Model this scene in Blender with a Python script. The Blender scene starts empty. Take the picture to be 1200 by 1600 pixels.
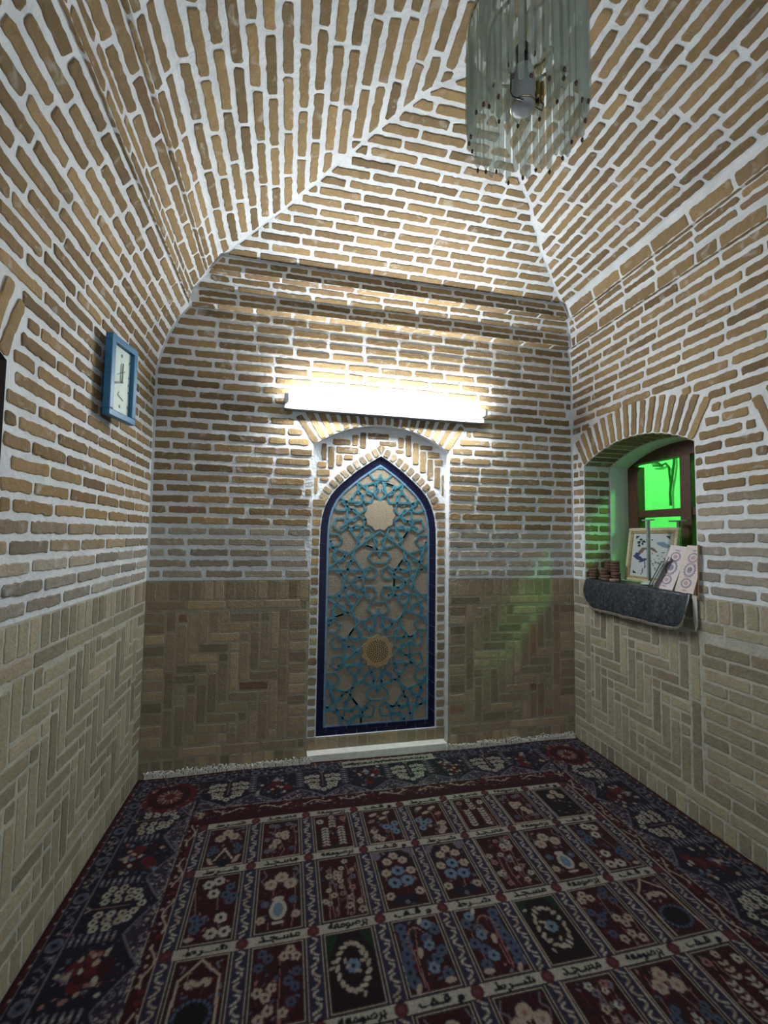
import bpy, bmesh, math, random
import numpy as np
from mathutils import Vector, Matrix
random.seed(7)
rng = np.random.RandomState(11)
S = bpy.context.scene
COL = S.collection
PI = math.pi

# ------------------------------------------------------------ camera
F_PX, YAW, PITCH, ROLL = 675.8, .2160, .0567, .0144
CAM = Vector((0, 0, 1.35))
cy_, sy_, cp_, sp_ = math.cos(YAW), math.sin(YAW), math.cos(PITCH), math.sin(PITCH)
fw = Vector((sy_*cp_, cy_*cp_, sp_)); r0 = Vector((cy_, -sy_, 0)); u0 = r0.cross(fw)
rt = r0*math.cos(ROLL) + u0*math.sin(ROLL); up = u0*math.cos(ROLL) - r0*math.sin(ROLL)
cam = bpy.data.cameras.new('camera'); camo = bpy.data.objects.new('camera', cam); COL.objects.link(camo)
cam.sensor_fit = 'HORIZONTAL'; cam.sensor_width = 36; cam.lens = F_PX/1200*36
cam.clip_start = .01
camo.matrix_world = Matrix(((rt.x, up.x, -fw.x, CAM.x), (rt.y, up.y, -fw.y, CAM.y), (rt.z, up.z, -fw.z, CAM.z), (0, 0, 0, 1)))
S.camera = camo

# ------------------------------------------------------------ light and exposure
w = bpy.data.worlds.new('world'); S.world = w; w.use_nodes = True
bg = w.node_tree.nodes['Background']; bg.inputs[0].default_value = (.80, .90, 1.0, 1); bg.inputs[1].default_value = 1.3
S.view_settings.view_transform = 'Standard'; S.view_settings.look = 'None'
S.view_settings.exposure = 0; S.view_settings.gamma = 1; S.view_settings.use_curve_mapping = False
TUBE_E = 185.0

# green lamp in the passage outside the window
def area(name, loc, target, size, power, color):
    l = bpy.data.lights.new(name, 'AREA'); l.energy = power; l.color = color; l.shape = 'DISK'; l.size = size
    o = bpy.data.objects.new(name, l); COL.objects.link(o); o.location = loc
    o.rotation_euler = (Vector(target)-Vector(loc)).to_track_quat('-Z', 'Y').to_euler(); return o
GREEN = (.12, 1.0, .17)
area('passage_lamp', (3.35, 1.60, 2.92), (1.28, 2.66, .66), .24, 40, GREEN)
area('passage_wall_lamp', (2.72, 3.5, 2.9), (3.75, 3.9, 1.5), .5, 38, GREEN)

# ------------------------------------------------------------ dimensions
XL, XR, D, ZW = -.7715, 1.9398, 2.6676, 1.084
YF = -1.5                                     # front wall left out here so world light comes in as fill
XA = .655

# ------------------------------------------------------------ materials
def mat(name):
    m = bpy.data.materials.new(name); m.use_nodes = True
    nt = m.node_tree; b = nt.nodes['Principled BSDF']; return m, nt, b
def simple(name, col, rough=.6, metal=0., bump=0., bscale=200., spec=.5, mottled=0.):
    m, nt, b = mat(name); L = nt.links
    b.inputs['Base Color'].default_value = (*col, 1); b.inputs['Roughness'].default_value = rough
    b.inputs['Metallic'].default_value = metal; b.inputs['Specular IOR Level'].default_value = spec
    if bump or mottled:
        tc = nt.nodes.new('ShaderNodeTexCoord'); n = nt.nodes.new('ShaderNodeTexNoise'); n.inputs['Scale'].default_value = bscale
        n.inputs['Detail'].default_value = 5; L.new(tc.outputs['Object'], n.inputs['Vector'])
        if bump:
            bp = nt.nodes.new('ShaderNodeBump'); bp.inputs['Strength'].default_value = bump; bp.inputs['Distance'].default_value = .003
            L.new(n.outputs['Fac'], bp.inputs['Height']); L.new(bp.outputs[0], b.inputs['Normal'])
        if mottled:
            r = nt.nodes.new('ShaderNodeValToRGB'); r.color_ramp.elements[0].position = .35; r.color_ramp.elements[1].position = .65
            r.color_ramp.elements[0].color = (*[c*(1-mottled) for c in col], 1); r.color_ramp.elements[1].color = (*[min(1, c*(1+mottled)) for c in col], 1)
            L.new(n.outputs['Fac'], r.inputs[0]); L.new(r.outputs[0], b.inputs['Base Color'])
    return m
def noise(nt, scale, detail=4, vec=None, dist=0.):
    n = nt.nodes.new('ShaderNodeTexNoise'); n.inputs['Scale'].default_value = scale; n.inputs['Detail'].default_value = detail
    n.inputs['Distortion'].default_value = dist
    if vec is not None: nt.links.new(vec, n.inputs['Vector'])
    return n.outputs['Fac']
def ramp(nt, fac, stops):
    r = nt.nodes.new('ShaderNodeValToRGB'); e = r.color_ramp.elements
    while len(e) < len(stops): e.new(.5)
    for i, (p, c) in enumerate(stops): e[i].position = p; e[i].color = (*c, 1) if len(c) == 3 else c
    nt.links.new(fac, r.inputs[0]); return r.outputs[0]
def mix(nt, fac, a, b_, mode='MIX'):
    m = nt.nodes.new('ShaderNodeMix'); m.data_type = 'RGBA'; m.blend_type = mode
    for s, v in ((0, fac), (6, a), (7, b_)):
        if hasattr(v, 'links'): nt.links.new(v, m.inputs[s])
        else: m.inputs[s].default_value = v if s == 0 else (*v, 1)
    return m.outputs[2]
def math_(nt, op, a, b_=0., c=0.):
    m = nt.nodes.new('ShaderNodeMath'); m.operation = op
    for i, v in enumerate((a, b_, c)):
        if hasattr(v, 'links'): nt.links.new(v, m.inputs[i])
        else: m.inputs[i].default_value = v
    return m.outputs[0]
def objvec(nt): return nt.nodes.new('ShaderNodeTexCoord').outputs['Object']
def add_bump(nt, b, height, strength, dist):
    bp = nt.nodes.new('ShaderNodeBump'); bp.inputs['Strength'].default_value = strength; bp.inputs['Distance'].default_value = dist
    nt.links.new(height, bp.inputs['Height']); nt.links.new(bp.outputs[0], b.inputs['Normal'])

def brick_material():
    """tone in attribute 'brick': R = hue pick, G = value, B = whitewash greying, or dado brick (side walls paler, partly painted lamp light)"""
    m, nt, b = mat('fired_brick'); v = objvec(nt)
    at = nt.nodes.new('ShaderNodeAttribute'); at.attribute_name = 'brick'
    sp = nt.nodes.new('ShaderNodeSeparateColor'); nt.links.new(at.outputs['Color'], sp.inputs[0])
    R_, G_, B_ = sp.outputs
    base = ramp(nt, R_, [(0, (.155, .110, .062)), (.35, (.225, .158, .082)), (.7, (.29, .20, .098)), (.92, (.21, .15, .09)), (1, (.22, .14, .08))])
    dado_c = ramp(nt, R_, [(0, (.20, .165, .10)), (.4, (.26, .205, .125)), (.8, (.31, .24, .145)), (1, (.24, .15, .085))])
    grey = ramp(nt, R_, [(0, (.27, .25, .21)), (.6, (.36, .33, .27)), (1, (.33, .27, .20))])
    f1 = math_(nt, 'GREATER_THAN', B_, .75)                       # lower dado bricks
    f2 = math_(nt, 'MULTIPLY', math_(nt, 'SUBTRACT', 1., f1), math_(nt, 'MULTIPLY', B_, 1.35))
    c = mix(nt, f2, base, grey); f3 = math_(nt, 'LESS_THAN', B_, .93); dado_c = mix(nt, f3, dado_c, mix(nt, .55, dado_c, (.33, .31, .225)))  # side-wall dado paler: partly its own colour, partly raking lamp light painted in
    c = mix(nt, f1, c, dado_c)
    val = math_(nt, 'MULTIPLY_ADD', G_, .62, .60)
    n1 = noise(nt, 26, 5, v); n2 = noise(nt, 140, 4, v)
    val = math_(nt, 'MULTIPLY', val, math_(nt, 'MULTIPLY_ADD', n1, .5, .75))
    val = math_(nt, 'MULTIPLY', val, math_(nt, 'MULTIPLY_ADD', n2, .5, .75))
    vc = nt.nodes.new('ShaderNodeCombineColor')
    for i in range(3): nt.links.new(val, vc.inputs[i])
    c = mix(nt, 1., c, vc.outputs[0], 'MULTIPLY')
    pits = ramp(nt, noise(nt, 75, 3, v), [(.66, (0, 0, 0)), (.74, (1, 1, 1))])
    c = mix(nt, math_(nt, 'MULTIPLY', pits, .55), c, (.10, .07, .045))
    smear = ramp(nt, noise(nt, 17, 6, v, .6), [(.60, (0, 0, 0)), (.75, (1, 1, 1))])
    c = mix(nt, math_(nt, 'MULTIPLY', math_(nt, 'SUBTRACT', 1., f1), math_(nt, 'MULTIPLY', smear, .5)), c, (.56, .56, .53))
    nt.links.new(c, b.inputs['Base Color']); b.inputs['Roughness'].default_value = .85; b.inputs['Specular IOR Level'].default_value = .15
    add_bump(nt, b, math_(nt, 'ADD', noise(nt, 90, 6, v), math_(nt, 'MULTIPLY', noise(nt, 22, 3, v), 1.2)), .75, .004)
    return m
def mortar_material(name, c0, c1, sheen=.35):
    m, nt, b = mat(name); v = objvec(nt)
    c = ramp(nt, noise(nt, 9, 6, v, .4), [(.3, c0), (.68, c1)])
    c = mix(nt, math_(nt, 'MULTIPLY', noise(nt, 120, 3, v), .35), c, tuple(x*.8 for x in c0))
    nt.links.new(c, b.inputs['Base Color']); b.inputs['Roughness'].default_value = .7; b.inputs['Specular IOR Level'].default_value = sheen
    add_bump(nt, b, math_(nt, 'ADD', noise(nt, 60, 5, v), math_(nt, 'MULTIPLY', noise(nt, 14, 3, v), 2.)), .8, .005)
    return m
M_BRICK = brick_material()
M_MORT = mortar_material('whitewashed_mortar', (.56, .585, .60), (.72, .75, .765))
M_JOINT = mortar_material('dado_mortar', (.37, .36, .30), (.47, .46, .39), .15)
M_JOINT_B = mortar_material('dado_mortar_brown', (.25, .225, .16), (.34, .31, .23), .15)  # back wall joints: browner, and darkened partly for the weak lamp light there
M_PLASTER = mortar_material('reveal_plaster', (.60, .62, .60), (.72, .74, .72))
M_DARK = simple('alcove_shade_plaster', (.045, .036, .028), .9, bump=.3, bscale=30)  # alcove linings coloured dark to stand for their lack of light

# ------------------------------------------------------------ helpers
def link_mesh(name, verts, faces, mats, parent=None, midx=None, smooth=False, attr=None):
    me = bpy.data.meshes.new(name); me.from_pydata([tuple(v) for v in verts], [], faces)
    for m in mats: me.materials.append(m)
    if midx is not None: me.polygons.foreach_set('material_index', midx)
    if smooth: me.polygons.foreach_set('use_smooth', [True]*len(me.polygons))
    if attr is not None:
        a = me.attributes.new('brick', 'FLOAT_COLOR', 'FACE'); a.data.foreach_set('color', np.array(attr, 'f').ravel())
    me.update(); o = bpy.data.objects.new(name, me); COL.objects.link(o)
    if parent: o.parent = parent
    return o
def tag(o, label=None, cat=None, group=None, kind=None):
    if label: o['label'] = label
    if cat: o['category'] = cat
    if group: o['group'] = group
    if kind: o['kind'] = kind
    return o
def empty(name, loc=(0, 0, 0), rotz=0., rot=None):
    o = bpy.data.objects.new(name, None); COL.objects.link(o); o.location = loc; o.rotation_euler = rot or (0, 0, rotz)
    o.empty_display_size = .05; return o
class MB:
    def __init__(s): s.v = []; s.f = []; s.m = []; s.a = []
    def add(s, vs, fs, m=0, a=(0, 0, 0, 1)):
        k = len(s.v); s.v += [tuple(p) for p in vs]
        for f in fs: s.f.append([i+k for i in f]); s.m.append(m); s.a.append(a)
    def box(s, x0, x1, y0, y1, z0, z1, m=0, M=None):
        p = [Vector((x, y, z)) for z in (z0, z1) for y in (y0, y1) for x in (x0, x1)]
        if M: p = [M @ q for q in p]
        s.add(p, [(0, 2, 3, 1), (4, 5, 7, 6), (0, 1, 5, 4), (2, 6, 7, 3), (0, 4, 6, 2), (1, 3, 7, 5)], m)
    def tube(s, pts, r, n=10, m=0, cap=True):
        pts = [Vector(p) for p in pts]; rr = r if hasattr(r, '__len__') else [r]*len(pts); vs = []; fs = []
        t = (pts[1]-pts[0]).normalized(); nrm = t.orthogonal().normalized()
        for i, p in enumerate(pts):
            t = (pts[min(i+1, len(pts)-1)]-pts[max(i-1, 0)]).normalized()
            nrm = (nrm - t*nrm.dot(t)).normalized(); bn = t.cross(nrm)
            for k in range(n):
                a = 2*PI*k/n; vs.append(p + (nrm*math.cos(a)+bn*math.sin(a))*rr[i])
        for i in range(len(pts)-1):
            for k in range(n): fs.append((i*n+k, i*n+(k+1) % n, (i+1)*n+(k+1) % n, (i+1)*n+k))
        if cap: fs.append(tuple(reversed(range(n)))); fs.append(tuple((len(pts)-1)*n+k for k in range(n)))
        s.add(vs, fs, m)
    def lathe(s, c, prof, n=24, m=0, ax='z'):
        vs = []; fs = []
        for (r, h) in prof:
            for k in range(n):
                a = 2*PI*k/n; q = (r*math.cos(a), r*math.sin(a), h)
                if ax == 'y': q = (q[0], q[2], q[1])
                vs.append((c[0]+q[0], c[1]+q[1], c[2]+q[2]))
        for i in range(len(prof)-1):
            for k in range(n): fs.append((i*n+k, i*n+(k+1) % n, (i+1)*n+(k+1) % n, (i+1)*n+k))
        fs.append(tuple(reversed(range(n)))); fs.append(tuple((len(prof)-1)*n+k for k in range(n)))
        s.add(vs, fs, m)
    def prism(s, poly, fn, h0, h1, m=0, a=(0, 0, 0, 1)):
        """poly in (u,v); fn(u,v,h) -> 3D"""
        n = len(poly); vs = [fn(u, v, h0) for u, v in poly]+[fn(u, v, h1) for u, v in poly]
        s.add(vs, [tuple(range(n, 2*n)), tuple(reversed(range(n)))]+[(i, (i+1) % n, n+(i+1) % n, n+i) for i in range(n)], m, a)
    def build(s, name, mats, parent=None, smooth=False, attr=False):
        return link_mesh(name, s.v, s.f, mats if isinstance(mats, list) else [mats], parent, s.m, smooth, s.a if attr else None)
def bevel(o, wd, seg=2):
    b = o.modifiers.new('bevel', 'BEVEL'); b.width = wd; b.segments = seg; b.limit_method = 'ANGLE'; return o

# ------------------------------------------------------------ profile of walls and vault (shared heights)
def nL(x):
    u = (x+.465)/(XA+.465); return 2.92+.21*(1-abs(1-u)**2.4)
ups = [2.94, 2.965, 2.985, 3.005, 3.025, 3.045, 3.06, 3.075, 3.09, 3.10, 3.11, 3.118, 3.124, 3.128, 3.13]
tL_up = []
xs = np.linspace(-.46, XA, 4000); zs = np.array([nL(x) for x in xs])
for z in ups: tL_up.append(float(np.interp(z, zs, xs))-XL)
sB = lambda z: float(np.interp(z, [2.94, 2.965, 3.015, 3.061, 3.092, 3.11, 3.121, 3.127, 3.13], [.128, .172, .286, .446, .62, .784, .937, 1.05, 1.22]))
tRf = lambda z: float(np.interp(z, [2.94, 2.982, 3.019, 3.069, 3.101, 3.113, 3.12, 3.127, 3.13], [.148, .26, .363, .55, .74, .867, .972, 1.094, XR-XA]))
KZ = [0, ZW, 2.30, 2.40, 2.52, 2.62, 2.69, 2.69, 2.775, 2.85, 2.85] + ups
KL = [0, 0, 0, .022, .062, .112, .165, .182, .192, .268, .290] + [max(t, .328) for t in tL_up]
KB = [0, 0, 0, 0, 0, 0, 0, .060, .048, .090, .142] + [sB(z) for z in ups]
KR = [0, 0, 0, .0, .004, .008, .022, .042, .046, .090, .112] + [tRf(z) for z in ups]
KL[-1] = XA-XL; KR[-1] = XR-XA
NK = len(KZ)
def knotval(K, q):
    i = min(int(q), NK-2); return K[i]+(K[i+1]-K[i])*(q-i)
class Surf:
    def __init__(s, kind):
        s.kind = kind; s.K = {'L': KL, 'B': KB, 'R': KR}[kind]
        s.arc = [0.]
        for i in range(NK-1): s.arc.append(s.arc[-1]+math.hypot(s.K[i+1]-s.K[i], KZ[i+1]-KZ[i]))
    def q(s, v):
        v = max(0, min(v, s.arc[-1]-1e-6)); i = int(np.searchsorted(s.arc, v, 'right'))-1; i = max(0, min(i, NK-2))
        d = s.arc[i+1]-s.arc[i]; return i+(v-s.arc[i])/d if d > 1e-9 else float(i)
    def lim(s, v):
        q = s.q(v)
        if s.kind == 'B': return XL+knotval(KL, q), XR-knotval(KR, q)
        return YF, D-knotval(KB, q)
    def pos(s, u, v, h):
        q = s.q(v); i = min(int(q), NK-2); t = knotval(s.K, q); z = knotval(KZ, q)
        dt, dz = s.K[i+1]-s.K[i], KZ[i+1]-KZ[i]; l = math.hypot(dt, dz) or 1; n0, n1 = dz/l, -dt/l
        if i > 1 and i not in (6, 7, 9, 10):
            pass
        t += n0*h; z += n1*h
        if s.kind == 'L': return (XL+t, u, z)
        if s.kind == 'R': return (XR-t, u, z)
        return (u, D-t, z)
SL, SB, SR = Surf('L'), Surf('B'), Surf('R')

class Arch:
    def __init__(s, c, half, spring, rise, ring=.205):
        s.c, s.half, s.sp, s.rise, s.ring = c, half, spring, rise, ring
        s.R = (half*half+rise*rise)/(2*rise); s.zc = spring+rise-s.R; s.ang = math.asin(half/s.R)
    def top(s, u):
        d = s.R**2-(u-s.c)**2; return s.zc+math.sqrt(max(d, 0)) if abs(u-s.c) <= s.half+1e-6 else s.sp
    def excl(s, z, ring=True):
        if z < s.sp: return s.half
        if z <= s.zc+(s.R+s.ring)*math.cos(s.ang): return (z-s.zc)*math.tan(s.ang)+.012
        d = (s.R+s.ring)**2-(z-s.zc)**2
        return math.sqrt(d)+.012 if d > 0 else 0

NICHE = Arch(.578, .4425, 1.907, .150); WIN = Arch(2.140, .408, 1.845, .112)
SIDE_L = Arch(.91, .455, 1.82, .10); SIDE_R = Arch(.93, .462, 1.78, .10)
WIN.z0 = ZW; NICHE.z0 = 0; SIDE_L.z0 = 0; SIDE_R.z0 = 0

# ------------------------------------------------------------ one brick
def outline(quad, step=.017, jit=.0016, rc=.006):
    """rounded, slightly ragged outline of a quad (ccw)"""
    out = []; n = len(quad)
    cx = sum(p[0] for p in quad)/n; cy = sum(p[1] for p in quad)/n
    for i in range(n):
        a = quad[i]; b = quad[(i+1) % n]; dx, dy = b[0]-a[0], b[1]-a[1]; L = math.hypot(dx, dy)
        if L < 1e-4: continue
        r = min(rc*random.uniform(.5, 1.5), L*.3); k = max(1, int((L-2*r)/step)); nx, ny = dy/L, -dx/L
        for j in range(k+1):
            t = (r+(L-2*r)*j/k)/L; e = random.gauss(0, jit); e = max(-2*jit, min(2*jit, e))
            out.append((a[0]+dx*t+nx*e, a[1]+dy*t+ny*e))
    return out, (cx, cy)
def brick(mb, surf, quad, tone, H=.0045, jit=.0016, clampg=None, chamfer=.0032, rc=.006):
    pts, (cx, cy) = outline(quad, jit=jit, rc=rc)
    if clampg is not None:
        q = []
        for (u, v) in pts:
            lo, hi = surf.lim(v); q.append((min(max(u, lo+clampg), hi-clampg), v))
        if max(p[0] for p in q)-min(p[0] for p in q) < .03: return
        pts = q; cx = sum(p[0] for p in q)/len(q)
    n = len(pts); H *= random.uniform(.6, 1.3); f = surf.pos if hasattr(surf, 'pos') else surf
    inn = []
    for (u, v) in pts:
        du, dv = cx-u, cy-v
        inn.append((u+math.copysign(min(chamfer, abs(du)*.4), du), v+math.copysign(min(chamfer, abs(dv)*.4), dv)))
    vs = [f(u, v, -.002) for u, v in pts]+[f(u, v, H*.6) for u, v in pts]+[f(u, v, H) for u, v in inn]
    fs = [(i, (i+1) % n, n+(i+1) % n, n+i) for i in range(n)]+[(n+i, n+(i+1) % n, 2*n+(i+1) % n, 2*n+i) for i in range(n)]+[tuple(range(2*n, 3*n))]
    mb.add(vs, fs, 1, tone)
def rect(u0, u1, v0, v1): return [(u0, v0), (u1, v0), (u1, v1), (u0, v1)]
DADO_B = 1.
def tone(fade=0., dado=False, spread=1.):
    r = random.random()
    if dado: return (min(1, .15+.7*r if r < .985 else 1.), random.uniform(.15, .95), DADO_B, 1)
    return (.15+.7*r if r < .985 else 1., random.uniform(.2, .85), min(.7, max(0, fade+random.uniform(-.12, .12))) if fade > 0 else 0, 1)
def fill_course(mb, surf, v0, v1, ivals, L=.205, gap=.017, phase=0., fade=0., H=.0045, clampg=.014, jit=.0017, dado=False):
    for (a, b) in ivals:
        u = a - ((a+phase) % (L+gap)); wob = random.uniform(-.012, .012); u += wob
        while u < b:
            e = u+L+random.uniform(-.010, .010)
            if random.random() < .045: e = u+L*.48
            u0, u1 = max(u, a), min(e, b)
            if u1-u0 > .028:
                dv = random.uniform(-.0018, .0018); dv2 = random.uniform(-.0018, .0018)
                brick(mb, surf, [(u0, v0+dv), (u1, v0+dv2), (u1, v1+dv2), (u0, v1+dv)], tone(fade, dado), H, jit, clampg)
            u = e+gap+random.uniform(-.003, .004)

def voussoirs(mb, surf, A, vz, n, H=.005, fade=0.):
    """radial bricks around an arch; vz maps height to the surface's v"""
    for k in range(n):
        a0 = -A.ang+2*A.ang*(k+.13)/n; a1 = -A.ang+2*A.ang*(k+.80)/n
        Lr = A.ring*random.uniform(.93, 1.02)
        q = []
        for (r, a) in ((A.R+.003, a0), (A.R+.003, a1), (A.R+Lr, a1-.004), (A.R+Lr, a0+.004)):
            q.append((A.c+r*math.sin(a), vz(A.zc+r*math.cos(a))))
        brick(mb, surf, q, tone(fade), H, .0016)

def wall_with_opening(mb, mk, ulo, uhi, ztop, arches, m_up=0, m_lo=2):
    """flat wall from z 0 to ztop with arched openings; mk(u,z)->3D"""
    us = [ulo]
    for A in sorted(arches, key=lambda a: a.c):
        us += [A.c-A.half+2*A.half*i/20 for i in range(21)]
    us.append(uhi)
    for i in range(len(us)-1):
        a, b = us[i], us[i+1]; mid = (a+b)/2; A = next((A for A in arches if abs(mid-A.c) < A.half), None)
        if A is None:
            mb.add([mk(a, 0), mk(b, 0), mk(b, ZW), mk(a, ZW)], [(0, 1, 2, 3)], m_lo)
            mb.add([mk(a, ZW), mk(b, ZW), mk(b, ztop), mk(a, ztop)], [(0, 1, 2, 3)], m_up)
        else:
            mb.add([mk(a, A.top(a)), mk(b, A.top(b)), mk(b, ztop), mk(a, ztop)], [(0, 1, 2, 3)], m_up)
            if A.z0 > 0: mb.add([mk(a, 0), mk(b, 0), mk(b, A.z0), mk(a, A.z0)], [(0, 1, 2, 3)], m_lo)

def dado(mb, surf, u0, u1, header=True, herr_to=None):
    """brick dado 0..ZW between u0 and u1: soldier rows, borders, herringbone field"""
    T = lambda: tone(dado=True); g = .0135
    def B(a, b, c, d): 
        if b-a > .012: brick(mb, surf, rect(a, b, c, d), T(), .0028, .0011, None, .002, .004)
    n = max(1, round((u1-u0)/.0615)); p = (u1-u0)/n
    for k in range(n):
        B(u0+k*p+g/2, u0+(k+1)*p-g/2, ZW-.108, ZW-.006)
        B(u0+k*p+g/2, u0+(k+1)*p-g/2, .012, .095)
    # long horizontal strip under and over the soldier rows
    for z in (ZW-.163, .108):
        u = u0+.01
        while u < u1-.02: B(u, min(u+.2, u1-.01), z, z+.044); u += .212
    a, b = u0, u1; zlo, zhi = .165, ZW-.175
    if header:
        n = round((zhi-zlo)/.060); p = (zhi-zlo)/n
        for side in header:
            c0 = u0+.006 if side == 'a' else u1-.106
            for k in range(n): B(c0, c0+.10, zlo+k*p+g/2, zlo+(k+1)*p-g/2)
            s0 = u0+.118 if side == 'a' else u1-.162
            z = zlo
            while z < zhi-.02: B(s0, s0+.044, z, min(z+.2, zhi)); z += .212
            if side == 'a': a = u0+.172
            else: b = u1-.172
    if herr_to is not None: b_, a_ = b, a; a = max(a, herr_to[0]); b = min(b, herr_to[1])
    U = .0565
    nu, nv = int((b-a)/U)+1, int((zhi-zlo)/U)+1
    for i in range(-6, nu+8):
        for j in range(-6, nv+8):
            if (i-j) % 8: continue
            for (ci, cj, w_, h_) in ((0, 0, 1, 4), (1, 0, 3, 1), (4, 0, 1, 1)):
                x0, y0 = a+(i+ci)*U+g/2, zlo+(j+cj)*U+g/2; x1, y1 = x0+w_*U-g, y0+h_*U-g
                x0, x1, y0, y1 = max(x0, a), min(x1, b), max(y0, zlo), min(y1, zhi)
                if x1-x0 > .012 and y1-y0 > .012: B(x0, x1, y0, y1)
    if herr_to is not None:
        for (c, d) in ((u0, a), (b, u1)):
            if d-c < .08: continue
            if header and 'b' in header and c == b: continue
            z = zlo; 
            s0 = b+.012 if c == b else a-.056
            while z < zhi-.02: B(s0, s0+.044, z, min(z+.2, zhi)); z += .212
            lo, hi = (b+.07, u1) if c == b else (u0, a-.07)
            z = zlo; k = 0
            while z < zhi-.03:
                u = lo-(.1 if k % 2 else 0)
                while u < hi: B(max(u, lo), min(u+.2, hi), z, z+.048); u += .212
                z += .0595; k += 1

# ------------------------------------------------------------ brick courses on the three surfaces
def wall_courses(mb, surf, arches, fade_fn, phase):
    top = surf.arc[6]; n = round((top-ZW-.01)/.0610); p = (top-ZW-.01)/n
    for k in range(n):
        v0 = ZW+.012+k*p+.006; v1 = v0+p-.0235; vm = (v0+v1)/2; z = knotval(KZ, surf.q(vm)); lo, hi = surf.lim(vm)
        iv = [(lo, hi)]
        for A in arches:
            if z < A.z0: continue
            e = A.excl(z)+(.004 if z > A.sp else .006)
            if e > .02:
                new = []
                for (a, b) in iv:
                    if A.c-e > a: new.append((a, min(b, A.c-e)))
                    if A.c+e < b: new.append((max(a, A.c+e), b))
                iv = new
        fill_course(mb, surf, v0, v1, iv, phase=phase+(.11 if k % 2 else 0)+random.uniform(-.02, .02), fade=fade_fn(z))
def vault_courses(mb, surf):
    A = surf.arc
    # lower ledge: underside bricks, face course
    def row(v0, v1, ph, H=.003, L=.205, g=.014): fill_course(mb, surf, v0, v1, [surf.lim((v0+v1)/2)], phase=ph, H=H, L=L, clampg=g)
    row(A[6]+.004, A[7]-.002, .0)
    fc = {'B': ((.003, .034), (.049, .081)), 'L': ((.003, .036), (.056, .086)), 'R': ((.003, .060),)}[surf.kind]
    for (a, b) in fc: row(A[7]+a, A[7]+b, .0 if a < .01 else .1)
    n = 2; d = (A[9]-A[8])/1.
    if d > .085:
        row(A[8]+.010, A[8]+d/2-.006, .1); row(A[8]+d/2+.010, A[9]-.006, .03)
    else: row(A[8]+.014, A[8]+.050, .1)
    row(A[9]+.004, A[10]-.002, .05)
    for (a, b) in fc: row(A[10]+a, A[10]+b, .05 if a < .01 else .15)
    v = A[11]+.014; k = 0; end = A[-1]
    n = round((end-v)/.0605); p = (end-v)/n
    for k in range(n):
        row(v+k*p, v+k*p+p-.0240, (.11 if k % 2 else 0)+random.uniform(-.03, .03), H=.004, L=.208)

DADO_B = .88
# left wall ---------------------------------------------------------------
mb = MB()
mkL = lambda u, z: (XL, u, z)
wall_with_opening(mb, mkL, YF, D, 2.30, [SIDE_L])
for i in range(2, 6):
    a, b = i, i+1
    mb.add([(XL+KL[a], YF, KZ[a]), (XL+KL[a], D-KB[a], KZ[a]), (XL+KL[b], D-KB[b], KZ[b]), (XL+KL[b], YF, KZ[b])], [(0, 1, 2, 3)], 0)
fadeL = lambda z: .62 if z < 1.28 else (.3 if z < 1.4 else 0)
wall_courses(mb, SL, [SIDE_L], fadeL, .03)
voussoirs(mb, SL, SIDE_L, lambda z: z if z < 2.3 else SL.arc[2]+(z-2.3)*1.02, 17)
dado(mb, SL, SIDE_L.c+SIDE_L.half, D, header='b'); dado(mb, SL, YF, SIDE_L.c-SIDE_L.half, header='b')
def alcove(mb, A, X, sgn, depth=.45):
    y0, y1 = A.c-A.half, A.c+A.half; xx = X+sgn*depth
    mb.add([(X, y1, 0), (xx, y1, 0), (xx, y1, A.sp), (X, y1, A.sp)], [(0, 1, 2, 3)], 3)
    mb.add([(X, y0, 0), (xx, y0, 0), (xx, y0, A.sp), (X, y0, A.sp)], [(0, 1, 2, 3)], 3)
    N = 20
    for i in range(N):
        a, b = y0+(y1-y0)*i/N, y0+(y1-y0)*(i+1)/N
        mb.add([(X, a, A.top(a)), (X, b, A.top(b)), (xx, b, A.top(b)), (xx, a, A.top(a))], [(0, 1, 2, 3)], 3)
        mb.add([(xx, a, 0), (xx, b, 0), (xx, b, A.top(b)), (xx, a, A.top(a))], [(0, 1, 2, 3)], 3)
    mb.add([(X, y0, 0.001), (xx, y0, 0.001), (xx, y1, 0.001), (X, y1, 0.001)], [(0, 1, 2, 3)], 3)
alcove(mb, SIDE_L, XL, -1)
WM = [M_MORT, M_BRICK, M_JOINT, M_DARK]
tag(mb.build('wall_left', WM, attr=True), kind='structure')

# right wall --------------------------------------------------------------
mb = MB()
mkR = lambda u, z: (XR, u, z)
wall_with_opening(mb, mkR, YF, D, 2.30, [SIDE_R, WIN])
for i in range(2, 6):
    a, b = i, i+1
    mb.add([(XR-KR[a], YF, KZ[a]), (XR-KR[a], D-KB[a], KZ[a]), (XR-KR[b], D-KB[b], KZ[b]), (XR-KR[b], YF, KZ[b])], [(0, 1, 2, 3)], 0)
fadeR = lambda z: .66 if z < 1.45 else (.42 if z < 1.56 else 0)
wall_courses(mb, SR, [SIDE_R, WIN], fadeR, .07)
voussoirs(mb, SR, SIDE_R, lambda z: z, 17); voussoirs(mb, SR, WIN, lambda z: z, 16)
dado(mb, SR, SIDE_R.c+SIDE_R.half, D, header='b', herr_to=(1.79, D)); dado(mb, SR, YF, SIDE_R.c-SIDE_R.half, header='b')
alcove(mb, SIDE_R, XR, 1)
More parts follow.
